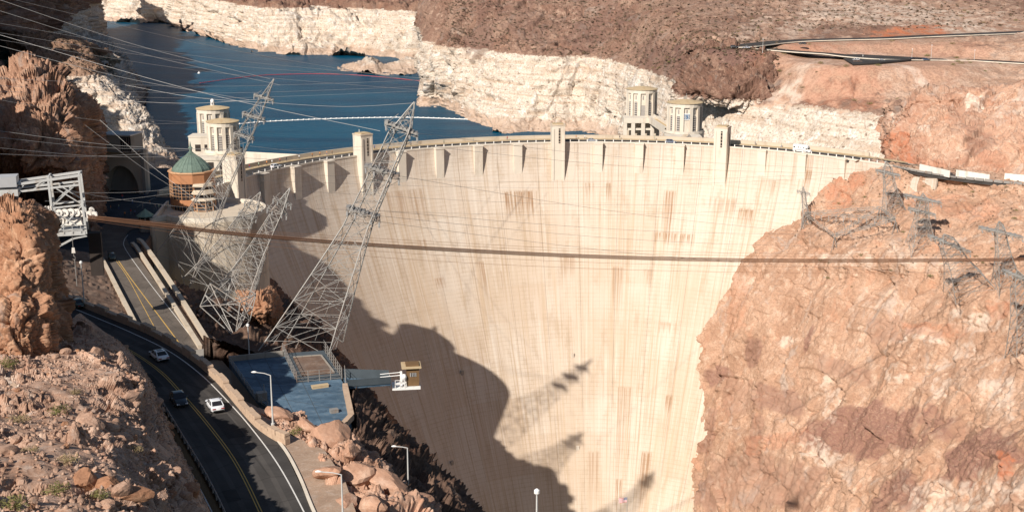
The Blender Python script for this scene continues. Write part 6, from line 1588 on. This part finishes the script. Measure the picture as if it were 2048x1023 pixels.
for i, (px, py, pm, lab) in enumerate(((243, 371, 'car_white', 'white van in the shade before the arched portal'), (222, 374, 'car_silver', 'grey car in the shade left of the white van'), (282, 334, 'car_teal', 'teal car on the dark road bend right of the portal'))):
    make_car(lab, Pz(px, py, -1.08), R(10 + 30 * i), pm, 'suv')
# white motorhome on the crest
p, a = on_crest(13.85); mh = thing('motorhome', 'white motorhome on the crest road near the right end of the dam', 'motorhome', tuple(p), a)
loft([ring(-3.6, 1.15, .5, 3.1, .18), ring(-3.5, 1.2, .45, 3.2, .18), ring(1.6, 1.2, .45, 3.2, .18), ring(2.6, 1.15, .45, 2.9, .3), ring(2.9, 1.05, .5, 1.6, .2)], 'body', M['white_paint'], mh, smooth_=False)
loft([ring(2.5, 1.0, .45, 1.7, .15), ring(3.4, .95, .45, 1.3, .15), ring(3.9, .85, .5, 1.1, .15)], 'bonnet', M['white_paint'], mh, smooth_=False)
for x, w_, h_ in ((-2.9, .7, .55), (-1.2, .5, .4), (-.3, .3, .4), (1.2, .5, .45)): MB().box((x, -1.21, 2.2), (w_, .06, h_)).build('window', M['dark_glass'], mh)
MB().box((2.35, -1.17, 1.75), (.8, .06, .5)).build('window', M['dark_glass'], mh); MB().box((2.86, 0, 1.85), (.25, 1.9, .55)).build('windscreen', M['dark_glass'], mh)
MB().box((-.5, -1.22, 1.25), (5.0, .04, .14)).build('stripe', M['car_blue'], mh)
for x in (-2.3, 2.6):
    for s_ in (-1, 1):
        w = MB().lathe((0, 0, -.12), [(.36, 0), (.4, .03), (.4, .21), (.36, .24)], 14).build('wheel', M['rubber'], mh); w.location = (x, s_ * 1.1, .4); w.rotation_euler = (R(90), 0, 0)
MB().box((-1, 0, 3.3), (1.0, .8, .25)).build('roof_unit', M['metal_roof'], mh)

# ------------------------------------------------------------------ people on the crest walkway
def person_mesh(step):
    V = {'hip': (0, 0, .95), 'belly': (0, 0, 1.15), 'chest': (0, .0, 1.36), 'neck': (0, .01, 1.52), 'head': (0, .03, 1.62), 'crown': (0, .02, 1.75),
         'shl': (-.19, 0, 1.43), 'ell': (-.25, -.02, 1.15), 'hal': (-.25, .08, .9), 'shr': (.19, 0, 1.43), 'elr': (.25, -.02, 1.15), 'har': (.25, .06, .9),
         'thl': (-.1, 0, .9), 'knl': (-.11, step * .5, .5), 'anl': (-.11, step * .2 - .05, .09), 'tol': (-.11, step * .2 + .16, .04), 'thr': (.1, 0, .9), 'knr': (.11, -step * .2, .5), 'anr': (.11, -step * .8 - .05, .09), 'tor': (.11, -step * .8 + .16, .04)}
    E_ = [('hip', 'belly'), ('belly', 'chest'), ('chest', 'neck'), ('neck', 'head'), ('head', 'crown'), ('chest', 'shl'), ('shl', 'ell'), ('ell', 'hal'), ('chest', 'shr'), ('shr', 'elr'), ('elr', 'har'), ('hip', 'thl'), ('thl', 'knl'), ('knl', 'anl'), ('anl', 'tol'), ('hip', 'thr'), ('thr', 'knr'), ('knr', 'anr'), ('anr', 'tor')]
    rad = {'hip': .15, 'belly': .14, 'chest': .16, 'neck': .06, 'head': .10, 'crown': .085, 'shl': .075, 'ell': .05, 'hal': .045, 'shr': .075, 'elr': .05, 'har': .045, 'thl': .1, 'knl': .065, 'anl': .05, 'tol': .045, 'thr': .1, 'knr': .065, 'anr': .05, 'tor': .045}
    names = list(V); me = bpy.data.meshes.new('person'); me.from_pydata([V[n] for n in names], [(names.index(a), names.index(b)) for a, b in E_], [])
    o = bpy.data.objects.new('person_tmp', me); C.objects.link(o); mod = o.modifiers.new('s', 'SKIN')
    for i, n in enumerate(names):
        me.skin_vertices[0].data[i].radius = (rad[n], rad[n]); me.skin_vertices[0].data[i].use_root = n == 'hip'
    sb2 = o.modifiers.new('d', 'SUBSURF'); sb2.levels = 1
    ev = o.evaluated_get(bpy.context.evaluated_depsgraph_get()); out = bpy.data.meshes.new_from_object(ev); bpy.data.objects.remove(o)
    return out
skin = plain('skin', (.45, .27, .18), .6); hairm = plain('hair', (.05, .03, .02), .7)
poses = [person_mesh(s_) for s_ in (.0, .25, .4)]
cols = {'white': (.7, .7, .68), 'red': (.5, .05, .05), 'dark': (.03, .03, .04), 'blue': (.06, .12, .3), 'orange': (.6, .25, .08), 'pale green': (.3, .42, .3), 'grey': (.25, .25, .25)}
cm = {k: plain('cloth_' + k.replace(' ', '_'), v, .85) for k, v in cols.items()}
rp = random.Random(9); spots = []
for k in (-.4, .1, .35, .62, .85, 1.0, 1.22, 1.4, 1.75, 2.1, 2.3, 2.48, 2.62, 3.7, 4.6, 5.4, 6.1, 6.9, 8.5, 8.7, 9.5, 10.3, 12.6, 13.2): spots.append((arc(k, -.34, RD + 11.2), rp.uniform(0, 6.28), 'on the tan crest footway'))
for px, py in ((318, 416), (324, 414), (311, 418)): spots.append((Vector((*P(px, py, 380)[:2], TZ)), rp.uniform(0, 6.28), 'at the terrace corner by the kiosk'))
for px, py in ((270, 430), (262, 428), (250, 433), (238, 418), (286, 418), (300, 410), (222, 420), (265, 408), (210, 402), (290, 392), (245, 398)): spots.append((Vector(Pz(px, py, -1.1)), rp.uniform(0, 6.28), 'in the shade on the plaza'))
ck = list(cols)
for i, (p, a, where) in enumerate(spots):
    sh_ = ck[rp.randrange(len(ck))]; tr_ = rp.choice(('dark', 'blue', 'grey'))
    me = poses[i % 3].copy(); me.materials.clear()
    for mm in (skin, cm[sh_], cm[tr_], hairm): me.materials.append(mm)
    for pl in me.polygons:
        z = pl.center.z; x = abs(pl.center.x)
        pl.material_index = 3 if (z > 1.70 or (z > 1.58 and pl.center.y < 0)) else 0 if z > 1.49 or (x > .2 and z < 1.1) else 1 if z > .93 else 2
        pl.use_smooth = True
    o = bpy.data.objects.new('person', me); link(o); o.location = p; o.rotation_euler = (0, 0, a)
    tag(o, f'person in a {sh_} top and {"dark" if tr_ == "dark" else tr_} trousers ' + where, 'person', 'people ' + where)

# ------------------------------------------------------------------ boulders and scrub
def boulder_mesh(seed, sub=3):
    bm = bmesh.new(); bmesh.ops.create_icosphere(bm, subdivisions=sub, radius=1.0)
    v = np.array([q.co[:] for q in bm.verts]); r_ = np.random.default_rng(seed); nrm = r_.normal(size=(11, 3)); nrm /= np.linalg.norm(nrm, axis=1)[:, None]; dd = r_.uniform(.55, .85, 11)
    s = v @ nrm.T; k = np.where(s > dd, dd / np.maximum(s, 1e-6), 1.0).min(1)
    v = v * k[:, None] * (1 + .10 * fbm(v * 1.7 + seed, 3, seed)[:, None]) * np.array([1, r_.uniform(.7, 1.0), r_.uniform(.55, .85)])
    for q, c in zip(bm.verts, v): q.co = c
    me = bpy.data.meshes.new('boulder'); bm.to_mesh(me); bm.free(); return me
bms = [boulder_mesh(s_) for s_ in range(8)]
def boulder(lab, p, size, mat, group=None, sq=(1, 1, 1)):
    me = bms[random.randrange(8)]
    key = mat
    if (key, me.name) not in BM: c = me.copy(); c.materials.append(M[mat]); BM[(key, me.name)] = c
    o = bpy.data.objects.new('boulder', BM[(key, me.name)]); link(o); o.location = p; o.scale = (size * sq[0], size * sq[1], size * sq[2]); o.rotation_euler = (random.uniform(-.4, .4), random.uniform(-.4, .4), random.uniform(0, 6.28))
    return tag(o, lab, 'boulder', group)
BM = {}
boulder('big rounded pink boulder at the canyon corner of the blue deck', surf_pt(KV, 664, 888) + np.array([0, 0, 1.0]), 3.4, 'rock_near', None, (.8, .9, 1.25))
boulder('flat topped pink boulder beside the lamp before the blue deck', surf_pt(KV, 560, 836) + np.array([0, 0, .5]), 1.9, 'rock_near', None, (1.4, .8, .7))
boulder('pink boulder between the lamp and the big rounded boulder', surf_pt(KV, 612, 856) + np.array([0, 0, .5]), 1.7, 'rock_near', None, (1.3, .8, .8))
for lab, px, py, s_, sq in (('broad flat pink boulder beside the verge at the foot of the crossing lamp', 655, 950, 2.2, (1.2, .9, .8)), ('tall split pink boulder right of the crossing lamp', 712, 955, 2.5, (1.0, .8, 1.2)), ('wide pink boulder on the canyon edge near the canyon lamp', 772, 968, 2.6, (1.35, .9, .9)),
                         ('pink boulder at the bottom edge between the two right lamps', 745, 1012, 2.3, (1.2, 1.0, 1.0)), ('outermost pink boulder hanging over the dark canyon', 832, 1004, 1.9, (1.2, .8, 1.0)), ('pink boulder at the bottom edge just right of the crossing lamp', 690, 1012, 1.9, (1.3, 1.0, .8)), ('smaller pink boulder just below the big rounded one', 700, 908, 1.7, (1.2, .8, .8))):
    boulder(lab, surf_pt(KV, px, py) + np.array([0, 0, s_ * .15]), s_, 'rock_near', None, sq)
for lab, px, py, s_, sq in (('big reddish boulder with a long shadow near the middle of the near slope', 175, 840, 1.6, (.9, .8, 1.5)), ('oval pink boulder at the brow of the near slope above the guard rail', 262, 790, 1.5, (1.7, .9, .7)), ('squat boulder left of the brow on the near slope', 222, 850, 1.1, (1.2, .9, .9)), ('dark reddish boulder at the left picture edge of the near slope', 8, 905, 1.2, (1.2, 1, 1)),
                         ('angular orange outcrop block low on the near slope', 175, 955, 1.5, (1.2, .9, 1.1)), ('second orange outcrop block right of the angular one', 215, 965, 1.3, (1.1, .9, 1.0)), ('lower orange outcrop block at the bottom of the near slope', 262, 985, 1.3, (1.4, .9, .8)), ('upright boulder under the pinnacle at the top of the near slope', 188, 702, 1.4, (1.0, .8, 1.2)), ('white boulder near the left edge of the slope under the pinnacle', 28, 772, .7, (1, .9, .8))):
    boulder(lab, surf_pt(NV, px, py) + np.array([0, 0, -s_ * .12]), s_, 'gravel' if 'white' in lab else 'rock_pinnacle' if 'orange' in lab else 'rock_slope', None, sq)
q = NV.reshape(-1, 3); xx, yy = PX(q); ok = np.where((xx > 0) & (xx < 400) & (yy > 690) & (yy < 1020))[0]
rb = np.random.default_rng(4); cnt = 0
for i in rb.choice(ok, 260, replace=False):
    if cnt >= 170: break
    d_ = np.linalg.norm(q[i] - CAMP); s_ = float(np.clip(rb.lognormal(-1.15, .55), .2, 1.2))
    boulder('weathered reddish boulder lying on the stony near slope', q[i] + np.array([0, 0, s_ * .15]), s_, 'rock_slope' if rb.random() < .8 else 'rock_pinnacle', 'boulders on the near slope'); cnt += 1
def shrub_mesh(seed, n=260):
    r_ = np.random.default_rng(seed); m = MB()
    for i in range(n):
        d = r_.normal(size=3); d[2] = abs(d[2]) * .8; d /= np.linalg.norm(d); L_ = r_.uniform(.45, 1.0); p = Vector(d * L_ * np.array([1, 1, .75])); a = p.orthogonal().normalized() * .05; b = Vector(r_.normal(size=3)).normalized() * r_.uniform(.09, .2)
        m.add([p - a, p + a, p + b], [(0, 1, 2)])
        if i % 6 == 0: m.tube((0, 0, 0), p, .018, 3, .006, cap=False)
    return m
M['scrub_green'] = plain('scrub_green', (.16, .15, .055), .9, 0, .35, 2.0, .1); M['scrub_dry'] = plain('scrub_dry', (.25, .19, .10), .9, 0, .35, 2.0, .1)
prot = []
for s_ in range(4):
    o = shrub_mesh(s_).build('shrub', M['scrub_green' if s_ % 2 else 'scrub_dry']); prot.append(o.data); C.objects.unlink(o); bpy.data.objects.remove(o)
def shrub(p, s_, k, lab, group):
    o = bpy.data.objects.new('shrub', prot[k % 4]); link(o); o.location = p; o.scale = (s_, s_, s_ * .9); o.rotation_euler = (0, 0, random.uniform(0, 6)); return tag(o, lab, 'shrub', group)
for px, py, s_, k in ((14, 732, 1.5, 1), (118, 822, 1.3, 1), (38, 842, 1.2, 0), (112, 980, 1.1, 1), (30, 1010, 1.2, 1), (135, 920, 1.0, 0), (150, 785, 1.1, 0), (60, 900, .8, 0), (200, 990, .8, 1), (270, 900, .8, 0)):
    shrub(surf_pt(NV, px, py), s_, k, 'dry desert shrub growing on the stony near slope', 'shrubs on the near slope')
for px, py in ((582, 852), (598, 858), (590, 866)): shrub(surf_pt(KV, px, py), .9, 1, 'greenish shrub among the pink rocks by the lamp', 'shrubs by the lamp')
rs = np.random.default_rng(8)
def scatter(V, box, n, smin, smax, lab, group, cond=None):
    q = V.reshape(-1, 3); x, y = PX(q); ok = np.where((x > box[0]) & (x < box[2]) & (y > box[1]) & (y < box[3]) & ((q[:, 2] > -1) if cond is None else cond(q)))[0]
    for i in rs.choice(ok, n, replace=False): shrub(q[i], float(rs.uniform(smin, smax)), int(rs.integers(4)), lab, group)
scatter(HV, (1150, 5, 2040, 210), 110, 1.0, 2.2, 'small dry shrub dotted over the far hillside', 'shrubs on the far hillside')
scatter(RV, (1620, 360, 2040, 640), 40, .7, 1.4, 'small dry shrub on the pink right bank', 'shrubs on the right bank', lambda q: q[:, 2] > -60)

# small stuff: scrub that grains the brown slopes, loose stones on the near slope
def clumps(name, V, sel, n, smin, smax, mat, lab, stone=False, seed=3):
    r_ = np.random.default_rng(seed); q = V.reshape(-1, 3); x, y = PX(q); ok = np.where(sel(x, y, q))[0]
    if len(ok) == 0: return
    c = q[r_.choice(ok, min(n, len(ok)), replace=False)]; n = len(c); s = np.clip(r_.lognormal(0, .45, n) * (smin + smax) / 2, smin, smax)
    if stone:
        base = np.array([(1, 0, 0), (-1, 0, 0), (0, 1, 0), (0, -1, 0), (0, 0, 1), (0, 0, -1)], float)
        v = base[None] * r_.uniform(.55, 1.15, (n, 6, 1)) + r_.normal(size=(n, 6, 3)) * .16
        f = np.array([(0, 2, 4), (2, 1, 4), (1, 3, 4), (3, 0, 4), (2, 0, 5), (1, 2, 5), (3, 1, 5), (0, 3, 5)])
    else:
        v = r_.normal(size=(n, 15, 3)); v /= np.linalg.norm(v, axis=2)[..., None]; v *= r_.uniform(.5, 1.0, (n, 15, 1)); v[:, :, 2] = np.abs(v[:, :, 2]) * .8
        f = np.arange(15).reshape(5, 3)
    v = v * s[:, None, None] + c[:, None, :] + np.array([0, 0, .05])
    F = (f[None] + (np.arange(n) * v.shape[1])[:, None, None]).reshape(-1, 3)
    me = bpy.data.meshes.new(name); me.vertices.add(n * v.shape[1]); me.vertices.foreach_set('co', v.reshape(-1).astype(np.float32))
    me.loops.add(F.size); me.loops.foreach_set('vertex_index', F.ravel().astype(np.int32)); me.polygons.add(len(F)); me.polygons.foreach_set('loop_start', np.arange(0, F.size, 3, dtype=np.int32)); me.update(); me.validate()
    me.materials.append(M[mat]); o = bpy.data.objects.new(name, me); link(o); return tag(o, lab, None, None, 'stuff')
M['scrub_far'] = plain('scrub_far', (.135, .10, .065), .95, 0, .35, .6, .05)
clumps('scrub', HV, lambda x, y, q: (q[:, 2] > -2) & (y < 150) & (y > -20) & (x > 880) & ((x < 1560) | (y < 60)), 5200, .7, 1.9, 'scrub_far', 'dry scrub graining the brown hillside')
clumps('scrub', SV, lambda x, y, q: (q[:, 2] > -4) & (x > 40) & (y < 190), 900, .5, 1.4, 'scrub_far', 'dry scrub on the brown top of the left shore', seed=5)
clumps('scrub', RV, lambda x, y, q: (q[:, 2] > -30) & (x > 1560) & (y < 560), 700, .3, .7, 'scrub_far', 'small dry scrub on the bench of the right bank', seed=6)
clumps('loose_stones', NV, lambda x, y, q: (x > -20) & (x < 420) & (y > 680), 3000, .07, .30, 'rock_slope', 'loose small stones strewn over the near slope', True, 7)
clumps('loose_stones', KV, lambda x, y, q: (x > 540) & (y > 830), 500, .08, .3, 'rock_near', 'loose small stones among the pink rocks', True, 8)
